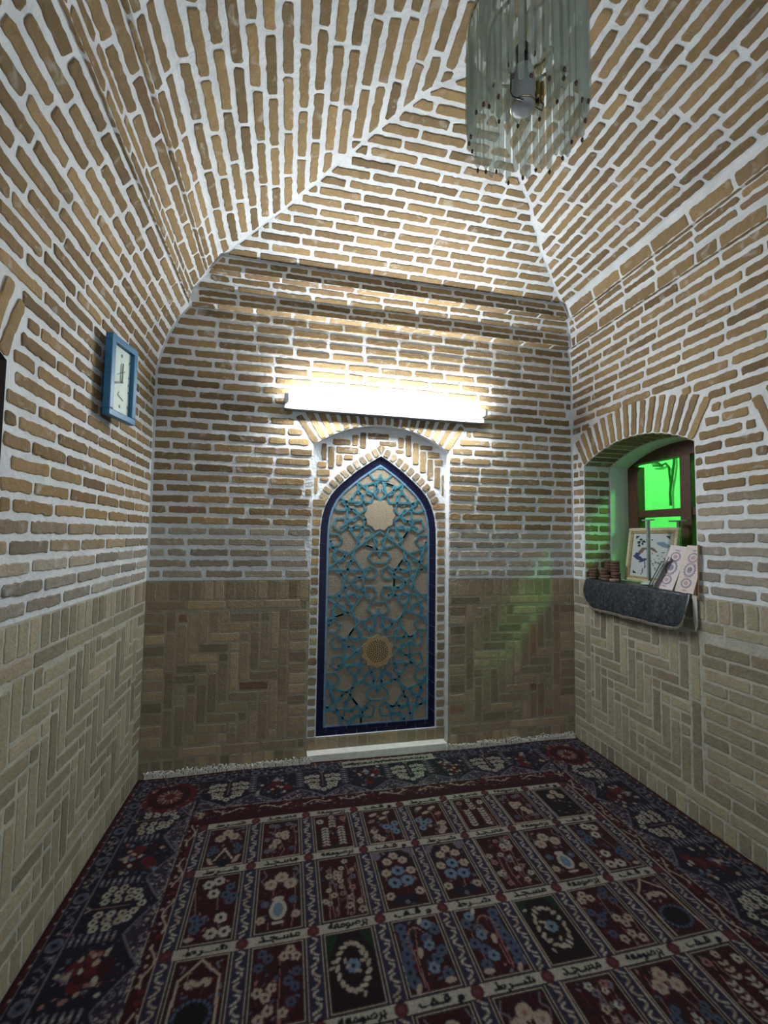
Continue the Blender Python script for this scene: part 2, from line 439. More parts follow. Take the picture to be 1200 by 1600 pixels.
# window recess: brick for the first 20 cm, then plaster
XB, XE = 2.135, 2.338
ya, yb = WIN.c-WIN.half, WIN.c+WIN.half
for (x0, x1, m, inset) in ((XR, XB, 0, 0), (XB, XE, 4, .012)):
    for y in (ya+inset, yb-inset):
        mb.add([(x0, y, ZW-.03), (x1, y, ZW-.03), (x1, y, WIN.sp), (x0, y, WIN.sp)], [(0, 1, 2, 3)], m)
    N = 24
    for i in range(N):
        a, b = ya+inset+(yb-ya-2*inset)*i/N, ya+inset+(yb-ya-2*inset)*(i+1)/N
        mb.add([(x0, a, WIN.top(a)-inset), (x0, b, WIN.top(b)-inset), (x1, b, WIN.top(b)-inset), (x1, a, WIN.top(a)-inset)], [(0, 1, 2, 3)], m)
        if inset:
            mb.add([(x0, a, WIN.top(a)-inset), (x0, b, WIN.top(b)-inset), (x0, b, WIN.top(b)+.01), (x0, a, WIN.top(a)+.01)], [(0, 1, 2, 3)], m)
mb.add([(XB, yb-.012, ZW), (XB, yb+.01, ZW), (XB, yb+.01, WIN.sp), (XB, yb-.012, WIN.sp)], [(0, 1, 2, 3)], 4)
mb.add([(XB, ya+.012, ZW), (XB, ya-.01, ZW), (XB, ya-.01, WIN.sp), (XB, ya+.012, WIN.sp)], [(0, 1, 2, 3)], 4)
mb.add([(XR, ya, ZW), (XE, ya, ZW), (XE, yb, ZW), (XR, yb, ZW)], [(0, 1, 2, 3)], 4)
# bricks on the jambs and under the arch of the recess
jamb_far = lambda u, v, h: (u, yb-h, v); jamb_near = lambda u, v, h: (u, ya+h, v)
z = ZW+.016; k = 0
while z < WIN.sp-.03:
    spl = .5 if k % 2 else .98
    for fn in (jamb_far, jamb_near):
        x = XR+.004
        L1 = (.19 if k % 2 == 0 else .10)
        brick(mb, fn, rect(x, min(x+L1, XB-.004), z, z+.039), tone(.0), .005, .0018)
        if k % 2: brick(mb, fn, rect(x+L1+.014, XB-.004, z, z+.039), tone(.0), .005, .0018)
    z += .061; k += 1
for k in range(16):
    a0 = -WIN.ang+2*WIN.ang*(k+.13)/16; a1 = -WIN.ang+2*WIN.ang*(k+.80)/16
    fn = lambda u, v, h: (u, WIN.c+(WIN.R-h)*math.sin(v), WIN.zc+(WIN.R-h)*math.cos(v))
    n = 4; q = [(XR+.004, a0), (XB-.004, a0), (XB-.004, a1), (XR+.004, a1)]
    mb.add([fn(u, v, .006) for u, v in q]+[fn(u, v, -.002) for u, v in q], [(0, 1, 2, 3), (0, 4, 5, 1), (1, 5, 6, 2), (2, 6, 7, 3), (3, 7, 4, 0)], 1, tone())
tag(mb.build('wall_right', WM+[M_PLASTER], attr=True), kind='structure')

DADO_B = 1.
# back wall ---------------------------------------------------------------
mb = MB(); ND = .060
mkB = lambda u, z: (u, D, z)
wall_with_opening(mb, mkB, XL, XR, 2.30, [NICHE])
for i in range(2, 6):
    a, b = i, i+1
    mb.add([(XL+KL[a], D-KB[a], KZ[a]), (XR-KR[a], D-KB[a], KZ[a]), (XR-KR[b], D-KB[b], KZ[b]), (XL+KL[b], D-KB[b], KZ[b])], [(0, 1, 2, 3)], 0)
fadeB = lambda z: (.5 if z < 1.4 else 0)
wall_courses(mb, SB, [NICHE], fadeB, .0)
voussoirs(mb, SB, NICHE, lambda z: z, 18)
xa, xb = NICHE.c-NICHE.half, NICHE.c+NICHE.half
dado(mb, SB, XL, xa-.008, header='ab'); dado(mb, SB, xb+.008, XR, header='ab')
YN = D+ND
# niche reveals and back
for x in (xa, xb):
    mb.add([(x, D, 0), (x, YN, 0), (x, YN, NICHE.sp), (x, D, NICHE.sp)], [(0, 1, 2, 3)], 0)
N = 30
# pointed panel outline (outer edge), symmetric about PC
PC = .575
EDGE = [(.383, .123), (.383, 1.30), (.381, 1.40), (.372, 1.475), (.352, 1.545), (.318, 1.61), (.272, 1.665), (.218, 1.715), (.16, 1.765), (.10, 1.808), (.05, 1.842), (0, 1.872)]
def edge_w(z):            # half width at height z
    return float(np.interp(z, [p[1] for p in EDGE], [p[0] for p in EDGE])) if z <= 1.872 else -1
hs = [0, .06, .123]+[p[1] for p in EDGE[1:]]
def niche_back_strip(z0, z1):
    def row(z):
        wv = edge_w(z) if z >= .123 else 0
        return wv
    return row
zlist = sorted(set([.123]+[p[1] for p in EDGE]+[1.35, 1.44, 1.51]))
for i in range(len(zlist)-1):
    z0, z1 = zlist[i], zlist[i+1]; w0, w1 = edge_w(z0+1e-6), edge_w(z1)
    mb.add([(xa, YN, z0), (PC-w0, YN, z0), (PC-w1, YN, z1), (xa, YN, z1)], [(0, 1, 2, 3)], 0)
    mb.add([(PC+w0, YN, z0), (xb, YN, z0), (xb, YN, z1), (PC+w1, YN, z1)], [(0, 1, 2, 3)], 0)
mb.add([(xa, YN, 0), (xb, YN, 0), (xb, YN, .123), (xa, YN, .123)], [(0, 1, 2, 3)], 2)
for i in range(N):
    a, b = xa+(xb-xa)*i/N, xa+(xb-xa)*(i+1)/N
    mb.add([(a, YN, 1.872), (b, YN, 1.872), (b, YN, NICHE.top(b)), (a, YN, NICHE.top(a))], [(0, 1, 2, 3)], 0)
    mb.add([(a, D, NICHE.top(a)), (b, D, NICHE.top(b)), (b, YN, NICHE.top(b)), (a, YN, NICHE.top(a))], [(0, 1, 2, 3)], 0)
# edge of the hole around the panel (2.5 cm deep)
full = [(PC-w_, z) for w_, z in EDGE]+[(PC+w_, z) for w_, z in reversed(EDGE[:-1])]
PD = .026
for i in range(len(full)):
    a, b = full[i], full[(i+1) % len(full)]
    mb.add([(a[0], YN, a[1]), (b[0], YN, b[1]), (b[0], YN+PD, b[1]), (a[0], YN+PD, a[1])], [(0, 1, 2, 3)], 0)
nb = lambda u, v, h: (u, YN-h, v)
# soldiers under the panel
n = 14
for k in range(n):
    p = (xb-xa)/n; brick(mb, nb, rect(xa+k*p+.006, xa+(k+1)*p-.006, .055, .117), tone(dado=True), .003, .001)
# short bricks up both sides
z = .13
while z < 1.56:
    dd = z < ZW
    wv = edge_w(z+.02)
    for sgn in (-1, 1):
        a = xa+.006 if sgn < 0 else PC+wv+.006; b = PC-wv-.006 if sgn < 0 else xb-.006
        if b-a > .02: brick(mb, nb, rect(a, b, z, z+.045), tone(0 if not dd else 0, dado=dd), .005, .0016)
    z += .061
# ring of short bricks around the pointed arch
def along(pts, step):
    out = []; acc = 0
    for i in range(len(pts)-1):
        a, b = Vector(pts[i]), Vector(pts[i+1]); L = (b-a).length; t = step-acc if acc else 0
        t = (step-acc) % step
        while t < L: out.append((a+(b-a)*(t/L), (b-a).normalized())); t += step
        acc = (acc+L) % step
    return out
ringpts = [(w_, z) for w_, z in EDGE if z > 1.55]
ringpts = [(edge_w(1.56), 1.56)]+ringpts
RG = .062
for (p, d) in along(ringpts, .047):
    nrm = Vector((d.y, -d.x))
    if nrm.x < 0: nrm = -nrm
    for sgn in (-1, 1):
        q = [p+d*.004+nrm*.008, p+nrm*(RG)+d*.004, p+d*.040+nrm*RG, p+d*.040+nrm*.008]
        q = [(PC+sgn*c.x, c.y) for c in q]
        if sgn < 0: q = q[::-1]
        q = [c if (c[0]-PC)*sgn > .002 else (PC+sgn*.002, c[1]) for c in q]
        q = [(min(max(c[0], xa+.008), xb-.008), c[1]) for c in q]
        brick(mb, nb, q, tone(.15), .006, .001)
# mixed upright and flat bricks above
def ok(u, v):
    if not (xa+.008 < u < xb-.008) or v > NICHE.top(u)-.010: return False
    for k in range(len(EDGE)-1):
        pass
    best = 9
    for k in range(len(ringpts)-1):
        a, b = Vector(ringpts[k]), Vector(ringpts[k+1]); p = Vector((abs(u-PC), v)); t = max(0, min(1, (p-a).dot(b-a)/(b-a).length_squared))
        best = min(best, (p-(a+(b-a)*t)).length)
    if v > 1.575 and best > RG+.006 and (v > 1.872 or abs(u-PC) > edge_w(v)): return True
    return False
U = .0505; a0 = xa-.01
for i in range(-6, 24):
    for j in range(-4, 16):
        if (i+j) % 6: continue
        for (ci, cj, w_, h_) in ((0, 0, 1, 3), (-3, 0, 3, 1)):
            for sgn in (1,):
                x0, y0 = a0+(i+ci)*U+.006, 1.57+(j+cj)*U+.006; x1, y1 = x0+w_*U-.012, y0+h_*U-.012
                cells = []
                def fits(r_):
                    return all(ok(r_[0]+(r_[1]-r_[0])*e, r_[2]+(r_[3]-r_[2])*g_) for e in (0, .33, .67, 1) for g_ in (0, .33, .67, 1))
                best = None
                for fa in (0, .2, .4, .6):
                    for fb in (1, .8, .6, .4):
                        for ga in (0, .25, .5):
                            for gb in (1, .75, .5):
                                if fb-fa < .19 or gb-ga < .2: continue
                                r_ = (x0+(x1-x0)*fa, x0+(x1-x0)*fb, y0+(y1-y0)*ga, y0+(y1-y0)*gb)
                                if min(r_[1]-r_[0], r_[3]-r_[2]) < .014: continue
                                ar = (r_[1]-r_[0])*(r_[3]-r_[2])
                                if (best is None or ar > best[0]) and fits(r_): best = (ar, r_)
                if best: brick(mb, nb, rect(*best[1]), tone(), .005, .0014)
tag(mb.build('wall_back', [M_MORT, M_BRICK, M_JOINT_B, M_DARK], attr=True), kind='structure')

# ceiling: vault over the three walls -------------------------------------
mb = MB()
for i in range(6, NK-1):
    a, b = i, i+1
    la, lb, ra, rb = XL+KL[a], XL+KL[b], XR-KR[a], XR-KR[b]; ba, bb = D-KB[a], D-KB[b]; za, zb = KZ[a], KZ[b]
    mb.add([(la, YF, za), (la, ba, za), (lb, bb, zb), (lb, YF, zb)], [(0, 1, 2, 3)], 0)
    mb.add([(ra, YF, za), (ra, ba, za), (rb, bb, zb), (rb, YF, zb)], [(3, 2, 1, 0)], 0)
    mb.add([(la, ba, za), (ra, ba, za), (rb, bb, zb), (lb, bb, zb)], [(0, 1, 2, 3)], 0)
for s_ in (SL, SB, SR): vault_courses(mb, s_)
tag(mb.build('ceiling', WM, attr=True), kind='structure')

# floor -------------------------------------------------------------------
mb = MB(); mb.box(XL-.45, XR+.45, YF, YN, -.05, 0)
M_FLOOR = simple('floor_stone', (.36, .35, .31), .6, bump=.3, bscale=20, mottled=.15)
tag(mb.build('floor', M_FLOOR), kind='structure')
mb = MB(); mb.box(xa+.004, xb-.004, D-.004, YN, .0, .050)
M_SLAB = simple('white_slab', (.66, .65, .60), .5, bump=.3, bscale=30, mottled=.08)
tag(bevel(mb.build('trim_1', M_SLAB), .003), kind='structure')

# ------------------------------------------------------------ tiled pointed panel
M_NAVY = simple('navy_glazed_tile', (.004, .005, .030), .4, spec=.22, mottled=.3, bscale=60)
M_GROUT = simple('tile_grout', (.25, .28, .32), .8)
M_TURQ = simple('turquoise_glaze', (.035, .155, .20), .38, spec=.4, mottled=.25, bscale=40)
M_TAN = simple('cut_brick_infill', (.23, .19, .135), .8, bump=.6, bscale=90, mottled=.16)
M_TAN2 = simple('sand_star_brick', (.30, .245, .165), .8, bump=.5, bscale=120, mottled=.1)
M_OCHRE = simple('ochre_vent_plate', (.27, .19, .085), .7, bump=.4, bscale=120, mottled=.15)
panel = empty('tiled_arch_panel', (PC, YN, .123))
tag(panel, 'pointed arch panel of turquoise star lattice with navy border in the back wall niche', 'tile panel')
def P0(u, v, h): return (u-PC, PD-.002-h, v-.123)       # local to the panel's empty
IN = .050
def inset(poly, d):
    c = Vector((PC, 1.0)); out = []; n = len(poly)
    for i in range(n):
        p0, p1, p2 = Vector(poly[i-1]), Vector(poly[i]), Vector(poly[(i+1) % n])
        e1 = (p1-p0).normalized(); e2 = (p2-p1).normalized()
        n1 = Vector((-e1.y, e1.x)); n2 = Vector((-e2.y, e2.x))
        if n1.dot(c-p1) < 0: n1 = -n1
        if n2.dot(c-p1) < 0: n2 = -n2
        b = (n1+n2); k = d/max(.35, (b.normalized()).dot(n1)); out.append(tuple(p1+b.normalized()*k))
    return out
fullc = full
inner = inset(fullc, IN)
mb = MB(); mb.prism(list(reversed(fullc)), P0, -.004, .0)
mb.build('grout_bed', M_GROUT, panel)
mb = MB(); mb.prism(list(reversed(inner)), P0, .0, .004)
mb.build('brick_infill', M_TAN, panel)
# border tiles
tb = MB()
def border_run(outer, inn, step):
    Lo = [0]
    for i in range(len(outer)-1): Lo.append(Lo[-1]+(Vector(outer[i+1])-Vector(outer[i])).length)
    tot = Lo[-1]; n = max(1, round(tot/step))
    def at(P, s):
        i = min(int(np.searchsorted(Lo, s, 'right'))-1, len(P)-2); t = (s-Lo[i])/(Lo[i+1]-Lo[i]); return Vector(P[i]).lerp(Vector(P[i+1]), t)
    for k in range(n):
        s0, s1 = tot*k/n+.0018, tot*(k+1)/n-.0018; ks = [s0]+[x for x in Lo if s0 < x < s1]+[s1]
        o = [at(outer, s).lerp(at(inn, s), .04) for s in ks]; i_ = [at(outer, s).lerp(at(inn, s), .86) for s in ks]
        poly = [tuple(p) for p in o]+[tuple(p) for p in reversed(i_)]
        tb.prism(poly, P0, .001, .010)
ne = len(EDGE)
lo_, li_ = fullc[1:ne], inner[1:ne]
ro_, ri_ = list(reversed(fullc[ne-1:-1])), list(reversed(inner[ne-1:-1]))
border_run([fullc[0], fullc[1]], [inner[0], inner[1]], .088)
border_run([fullc[-1], fullc[-2]], [inner[-1], inner[-2]], .088)
border_run(lo_, li_, .078); border_run(ro_, ri_, .078)
for row in range(2):
    n = 6; x0, x1 = PC-.383, PC+.383
    for k in range(-1, n+1):
        a = x0+(x1-x0)*(k+(.5 if row else 0))/n+.002; b = a+(x1-x0)/n-.004; a, b = max(a, x0+.002), min(b, x1-.002)
        if b-a > .01: tb.prism(rect(a, b, .125+row*.025, .147+row*.025), P0, .0105 if row == 0 else .0106, .0125)
tb.build('navy_border', M_NAVY, panel)
# thin light-blue listel inside the border
def ring_mesh(mb_, o, i_, h0, h1):
    n = len(o)
    for k in range(n):
        a, b, c, d = o[k], o[(k+1) % n], i_[(k+1) % n], i_[k]
        mb_.add([P0(*a, h1), P0(*b, h1), P0(*c, h1), P0(*d, h1), P0(*c, h0), P0(*d, h0), P0(*a, h0), P0(*b, h0)], [(0, 1, 2, 3), (3, 2, 4, 5), (1, 0, 6, 7)])
M_LIST = simple('pale_blue_listel', (.10, .20, .30), .35, mottled=.2, bscale=50)
mb = MB(); ring_mesh(mb, inset(fullc, IN*.9), inset(fullc, IN*.9+.012), 0, .009); mb.build('blue_listel', M_LIST, panel)
# strapwork: ten-fold star pattern on a rhombic lattice
def clip_seg(a, b, poly):
    t0, t1 = 0., 1.; d = (b[0]-a[0], b[1]-a[1]); n = len(poly)
    cx = sum(p[0] for p in poly)/n; cy = sum(p[1] for p in poly)/n
    for i in range(n):
        p, q = poly[i], poly[(i+1) % n]; nx, ny = -(q[1]-p[1]), q[0]-p[0]
        if nx*(cx-p[0])+ny*(cy-p[1]) < 0: nx, ny = -nx, -ny
        num = nx*(a[0]-p[0])+ny*(a[1]-p[1]); den = nx*d[0]+ny*d[1]
        if abs(den) < 1e-12:
            if num < 0: return None
            continue
        t = -num/den
        if den > 0: t0 = max(t0, t)
        else: t1 = min(t1, t)
    if t1-t0 < 1e-3: return None
    return (a[0]+d[0]*t0, a[1]+d[1]*t0), (a[0]+d[0]*t1, a[1]+d[1]*t1)
HH = .865; WW = HH/math.tan(math.radians(54)); CZ = 1.487
centres = [(PC+(i+(.5 if j % 2 else 0))*WW, CZ+j*HH/2) for i in range(-2, 3) for j in range(-4, 4)]
AP = math.hypot(WW/2, HH/2)/2
segs = set()
def addseg(a, b): segs.add((tuple(round(x, 4) for x in a), tuple(round(x, 4) for x in b)))
th0 = math.atan2(HH/2, WW/2)
for (cx, cz) in centres:
    P = [(cx+AP*math.cos(th0+i*PI/5), cz+AP*math.sin(th0+i*PI/5)) for i in range(10)]
    for i in range(10): addseg(P[i], P[(i+4) % 10])
    r1 = AP*.84
    Q = [(cx+r1*math.cos(th0+i*PI/5), cz+r1*math.sin(th0+i*PI/5)) for i in range(10)]
    for i in range(10): addseg(Q[i], Q[(i+1) % 10])
    for i in range(10):                                   # ring of pentagons
        a_ = th0+PI/10+i*PI/5; pc = (cx+AP*.665*math.cos(a_), cz+AP*.665*math.sin(a_)); rp = .043
        V_ = [(pc[0]+rp*math.cos(a_+PI+q*2*PI/5), pc[1]+rp*math.sin(a_+PI+q*2*PI/5)) for q in range(5)]
        for q in range(5): addseg(V_[q], V_[(q+1) % 5])
    for sx in (-1, 1):                                    # fillers between the rosettes
        g0 = (cx+sx*WW/2, cz)
        for dx in (-1, 1):
            for dz in (-1, 1):
                pc = (g0[0]+dx*.057, g0[1]+dz*.064); rp = .046
                V_ = [(pc[0]+rp*math.cos(PI/2*dz+q*2*PI/5), pc[1]+rp*math.sin(PI/2*dz+q*2*PI/5)) for q in range(5)]
                for q in range(5): addseg(V_[q], V_[(q+1) % 5])
        for dz in (-1, 1):
            hx = [(-.074, .165), (-.045, .125), (.045, .125), (.074, .165), (.045, .200), (-.045, .200)]
            V_ = [(g0[0]+x_, g0[1]+dz*z_) for x_, z_ in hx]
            for q in range(6): addseg(V_[q], V_[(q+1) % 6])
lat = inset(fullc, IN+.008)
mb = MB(); k = 0
for (a, b) in sorted(segs):
    c = clip_seg(a, b, lat)
    if not c: continue
    # keep the star centres free
    pieces = [c]
    for (p, q) in pieces:
        d = Vector(q)-Vector(p)
        if d.length < .01: continue
        d.normalize(); nn = Vector((-d.y, d.x))*.0056; k += 1; h = .0075+.0009*(k % 4)
        mb.prism([tuple(Vector(p)+nn), tuple(Vector(p)-nn), tuple(Vector(q)-nn), tuple(Vector(q)+nn)], P0, .003, h)
mb.build('turquoise_lattice', M_TURQ, panel)
def star(cx, cz, ro, ri, n, off=0):
    return [(cx+(ro if i % 2 == 0 else ri)*math.cos(off+i*PI/n), cz+(ro if i % 2 == 0 else ri)*math.sin(off+i*PI/n)) for i in range(2*n)]
mb = MB(); mb.prism(star(PC, CZ, .103, .090, 10, 0*PI/10), P0, .002, .0125); mb.build('star_centre', M_TAN2, panel)
vent = MB(); vent.prism(star(PC-.003, CZ-HH, .108, .092, 10, PI/10), P0, .002, .0145)
vp = vent.build('pierced_star_vent', M_OCHRE, panel); vp['label'] = 'ochre star plate pierced with rings of small dark holes'
mb = MB(); M_HOLE = simple('hole_dark', (.008, .006, .004), .9)
for ring, (r, n) in enumerate(((.0, 1), (.014, 6), (.027, 12), (.040, 17), (.053, 22), (.065, 26))):
    for i in range(n):
        a = 2*PI*(i+.5*(ring % 2))/n; mb.prism([(PC-.003+r*math.cos(a)+.0042*math.cos(b), CZ-HH+r*math.sin(a)+.0042*math.sin(b)) for b in np.linspace(0, 2*PI, 8, endpoint=False)], P0, .0135, .0149)
mb.build('vent_hole', M_HOLE, vp)['kind'] = 'stuff'

# ------------------------------------------------------------ fluorescent lamp
M_WHITEMETAL = simple('white_enamel', (.62, .64, .66), .4)
lamp = empty('fluorescent_lamp', (.598, D, 2.15))
tag(lamp, 'lit white fluorescent tube lamp fixed across the back wall above the niche arch', 'lamp')
HL = .645
M_ALU = simple('grey_aluminium', (.22, .23, .24), .6, spec=.2)
mb = MB(); mb.box(-HL, HL, -.056, .0, -.044, .012); bevel(mb.build('batten', M_ALU, lamp), .004)
m_t, nt, b = mat('lit_tube'); b.inputs['Base Color'].default_value = (.9, .9, .9, 1)
b.inputs['Emission Color'].default_value = (.92, .97, 1.0, 1); b.inputs['Emission Strength'].default_value = TUBE_E
mb = MB(); mb.tube([(-HL+.03, -.090, .014), (HL-.02, -.090, .014)], .0165, 16); mb.build('tube', m_t, lamp, smooth=True)
for sx in (-1, 1):
    mb = MB(); mb.box(sx*HL-.022 if sx > 0 else sx*HL, sx*HL if sx > 0 else sx*HL+.030, -.106, -.05, -.008, .034); bevel(mb.build('lamp_holder', M_WHITEMETAL, lamp), .004)
M_BRASS = simple('brass_pin', (.35, .25, .12), .4, metal=.8)
for dz in (.010, .026):
    mb = MB(); mb.tube([(-HL-.012, -.07, dz), (-HL+.004, -.07, dz)], .003, 8); mb.build('contact_pin', M_BRASS, lamp)

# ------------------------------------------------------------ wall clock
M_BLUE = simple('blue_painted_wood', (.018, .14, .27), .42, bump=.15, bscale=60, mottled=.12)
M_FACE = simple('clock_face', (.52, .62, .55), .5)
M_BLACK = simple('black_plastic', (.012, .013, .015), .45)
M_GREYM = simple('grey_mark', (.16, .19, .18), .6)
clk = empty('wall_clock', (-.7125, 2.005, 1.825)); clk.rotation_euler = (0, 0, math.atan2(.040, .21))
clk.rotation_euler = (0, 0, -math.atan2(.04, .21))
tag(clk, 'rectangular wall clock in a blue frame, hanging on the left wall', 'clock')
W2, Hh = .096, .338; T = .030
def ring_boxes(mb_, w2, h, bw, x0, x1):
    mb_.box(x0, x1, -w2, w2, 0, bw); mb_.box(x0, x1, -w2, w2, h-bw, h); mb_.box(x0, x1, -w2, -w2+bw, bw, h-bw); mb_.box(x0, x1, w2-bw, w2, bw, h-bw)
mb = MB(); ring_boxes(mb, W2, Hh, .028, -T/2, T/2); bevel(mb.build('clock_frame', M_BLUE, clk), .003)
mb = MB(); mb.box(-T/2, -.002, -W2+.03, W2-.03, .03, Hh-.03); mb.build('dial', M_FACE, clk)
mb = MB(); mb.box(-.045, -T/2, -.05, .05, .08, .26); mb.build('back_case', M_BLACK, clk)
def strip(mb_, p, q, wd, x):
    d = Vector(q)-Vector(p); d.normalize(); n_ = Vector((-d.y, d.x))*wd/2; P_, Q_ = Vector(p), Vector(q)
    mb_.prism([tuple(c) for c in (P_+n_, P_-n_, Q_-n_, Q_+n_)], lambda u, v, h: (x+h, u, v), 0, .0016)
zc_ = .168
mb = MB(); strip(mb, (0.012, zc_), (-.046, zc_-.022), .009, .001); mb.build('hour_hand', M_BLACK, clk)
mb = MB(); strip(mb, (.002, zc_-.006), (.004, zc_+.078), .007, .003); mb.build('minute_hand', M_BLACK, clk)
mb = MB()
for i in range(12):
    a = i*PI/6; ux, uz = math.sin(a), math.cos(a); k = min(.060/max(abs(ux), .01), .115/max(abs(uz), .01))
    strip(mb, (ux*k, zc_+uz*k), (ux*k*.90, zc_+uz*k*.90), .005 if i % 3 else .009, -.0015)
mb.build('hour_mark', M_GREYM, clk)['kind'] = 'stuff'
mb = MB(); strip(mb, (-.028, zc_+.020), (.03, zc_+.052), .003, -.0015); mb.build('dial_line', M_GREYM, clk)
mb = MB(); strip(mb, (-.018, zc_-.062), (.022, zc_-.078), .004, -.0015)
strip(mb, (-.018, zc_-.062), (-.01, zc_-.048), .003, -.0015); mb.build('dial_print', M_GREYM, clk)

# ------------------------------------------------------------ window
M_WOOD = simple('brown_window_wood', (.085, .035, .018), .5, bump=.3, bscale=40, mottled=.25)
win = empty('window_1', (2.30, WIN.c, ZW)); win['kind'] = 'structure'
def at_(mbx, name, m, parent, wx=0): return mbx.build(name, m, parent)
FX0, FX1 = -.025, .03
hy = WIN.half-.012
mb = MB()
for (y0, y1) in ((-hy, -hy+.075), (hy-.085, hy)):
    zt = WIN.top(WIN.c+y0 if y0 < 0 else WIN.c+y1)-.012-ZW
    mb.box(FX0, FX1, y0, y1, 0, zt)
mb.box(FX0, FX1, -hy+.075, hy-.085, 0, .07)
N = 16
for i in range(N):
    a, b_ = -hy+2*hy*i/N, -hy+2*hy*(i+1)/N; ta, tb_ = WIN.top(WIN.c+a)-.012-ZW, WIN.top(WIN.c+b_)-.012-ZW
    la_, lb_ = .775, .775
    mb.add([(FX0, a, la_), (FX0, b_, lb_), (FX0, b_, tb_), (FX0, a, ta), (FX1, a, la_), (FX1, b_, lb_), (FX1, b_, tb_), (FX1, a, ta)],
           [(0, 1, 2, 3), (7, 6, 5, 4), (0, 4, 5, 1), (3, 2, 6, 7), (0, 3, 7, 4), (1, 5, 6, 2)])
mb.build('window_frame', M_WOOD, win)
mb = MB(); mb.box(FX0-.006, FX1, -.085, -.012, .07, .775); bevel(mb.build('meeting_stile', M_WOOD, win), .004)
for (a, b_) in ((-.012, hy-.085), (-hy+.075, -.085)):
    mb = MB(); mb.box(FX0, FX1, a, b_, .415, .462); bevel(mb.build('transom', M_WOOD, win), .004)
m_g, nt, b = mat('window_glass'); nt.nodes.remove(b)
tr = nt.nodes.new('ShaderNodeBsdfTransparent'); gl = nt.nodes.new('ShaderNodeBsdfGlossy'); gl.inputs['Roughness'].default_value = .05
mx = nt.nodes.new('ShaderNodeMixShader'); mx.inputs[0].default_value = .05; L = nt.links
L.new(tr.outputs[0], mx.inputs[1]); L.new(gl.outputs[0], mx.inputs[2]); L.new(mx.outputs[0], nt.nodes['Material Output'].inputs[0])
mb = MB(); mb.box(.002, .006, -hy+.05, hy-.05, .05, .79); mb.build('window_pane', m_g, win)

# passage beyond the window; roof and end walls added to keep world light out
M_OUT = simple('passage_plaster', (.62, .66, .58), .9, bump=.5, bscale=25, mottled=.04)
mb = MB()
x0, x1, y0, y1, z0, z1 = 2.338, 3.75, .3, 7.5, 0., 3.6
mb.add([(x1, y0, z0), (x1, y1, z0), (x1, y1, z1), (x1, y0, z1)], [(0, 1, 2, 3)])
mb.add([(x0, y1, z0), (x1, y1, z0), (x1, y1, z1), (x0, y1, z1)], [(0, 1, 2, 3)])
mb.add([(x0, y0, z0), (x1, y0, z0), (x1, y0, z1), (x0, y0, z1)], [(0, 1, 2, 3)])
mb.add([(x0, y0, z1), (x1, y0, z1), (x1, y1, z1), (x0, y1, z1)], [(0, 1, 2, 3)])
mb.add([(x0, y0, z0), (x1, y0, z0), (x1, y1, z0), (x0, y1, z0)], [(0, 1, 2, 3)])
# back side of the room's wall with the window hole
xe = XE
for (a, b_, c, d) in ((y0, ya, z0, z1), (yb, y1, z0, z1), (ya, yb, z0, ZW-.03), (ya, yb, WIN.sp+WIN.rise, z1)):
    mb.add([(xe, a, c), (xe, b_, c), (xe, b_, d), (xe, a, d)], [(0, 1, 2, 3)])
tag(mb.build('wall_passage', M_OUT), kind='structure')
# dry climber on the far passage wall, seen through the glass
M_TWIG = simple('dry_twig', (.035, .05, .02), .8)
tw = MB(); X = 3.715
def cz(u, v, x=X):            # point on the passage wall seen at picture place (u, v)
    d = rt*((u-600)/F_PX)+up*((800-v)/F_PX)+fw; t = (x-CAM.x)/d.x; p = CAM+d*t; return (x, p.y, p.z)
tw.tube([cz(1048, 790), cz(1047, 770), cz(1048, 757), cz(1051, 740), cz(1053, 722), cz(1052, 700), cz(1053, 680), cz(1053, 650)], .013, 6)
tw.tube([cz(1048, 757), cz(1046, 742), cz(1045, 730), cz(1040, 724), cz(1034, 727), cz(1026, 722), cz(1015, 720)], .011, 6)
tw.tube([cz(1034, 727), cz(1030, 728), cz(1020, 728)], .008, 6)
tag(tw.build('dry_climber', M_TWIG), 'thin dark leafless climbing stem on the green lit wall outside the window', 'plant')

# ------------------------------------------------------------ things on the window sill
ZS = ZW+.004
# cloth
m_c, nt, b = mat('speckled_sill_cloth'); v = objvec(nt)
c = ramp(nt, noise(nt, 75, 6, v, 1.), [(.38, (.010, .013, .018)), (.52, (.026, .034, .044)), (.68, (.075, .085, .09))])
nt.links.new(c, b.inputs['Base Color']); b.inputs['Roughness'].default_value = .32; b.inputs['Specular IOR Level'].default_value = .5
add_bump(nt, b, noise(nt, 45, 4, v), .5, .003)
cl = empty('sill_cloth', (XR, 2.14, ZS)); tag(cl, 'shiny dark blue grey speckled cloth on the window sill hanging over its edge', 'cloth')
NU, NV = 48, 20; ylo, yhi = -.385, .385
def hang(u): # depth of drop at u in 0..1 (0 = near end)
    e0, e1 = min(1, u/.13), min(1, (1-u)/.13)
    return .178*(math.sqrt(max(0, 1-(1-e0)**2))*.45+.55)*(math.sqrt(max(0, 1-(1-e1)**2))*.5+.5)
vs = []; edge = []
for i in range(NU+1):
    u = i/NU; y = ylo+(yhi-ylo)*u; H_ = hang(u)
    for j in range(NV+1):
        t = j/NV
        if t < .35: p = (.185-.185*t/.35-.012*(t/.35), y, .003)
        else:
            s = (t-.35)/.65; wv = .006*math.sin(u*23+2)*s+.004*math.sin(u*51)*s
            p = (-.012-.020*math.sin(s*PI*.55)-wv-.018*(1-u)*s, y+(.012 if u > .5 else -.012)*0, .003-H_*s+.004*(1-s)*math.sin(u*60)*.5)
        vs.append(p)
    edge.append(vs[-1])
fs = [(i*(NV+1)+j, (i+1)*(NV+1)+j, (i+1)*(NV+1)+j+1, i*(NV+1)+j+1) for i in range(NU) for j in range(NV)]
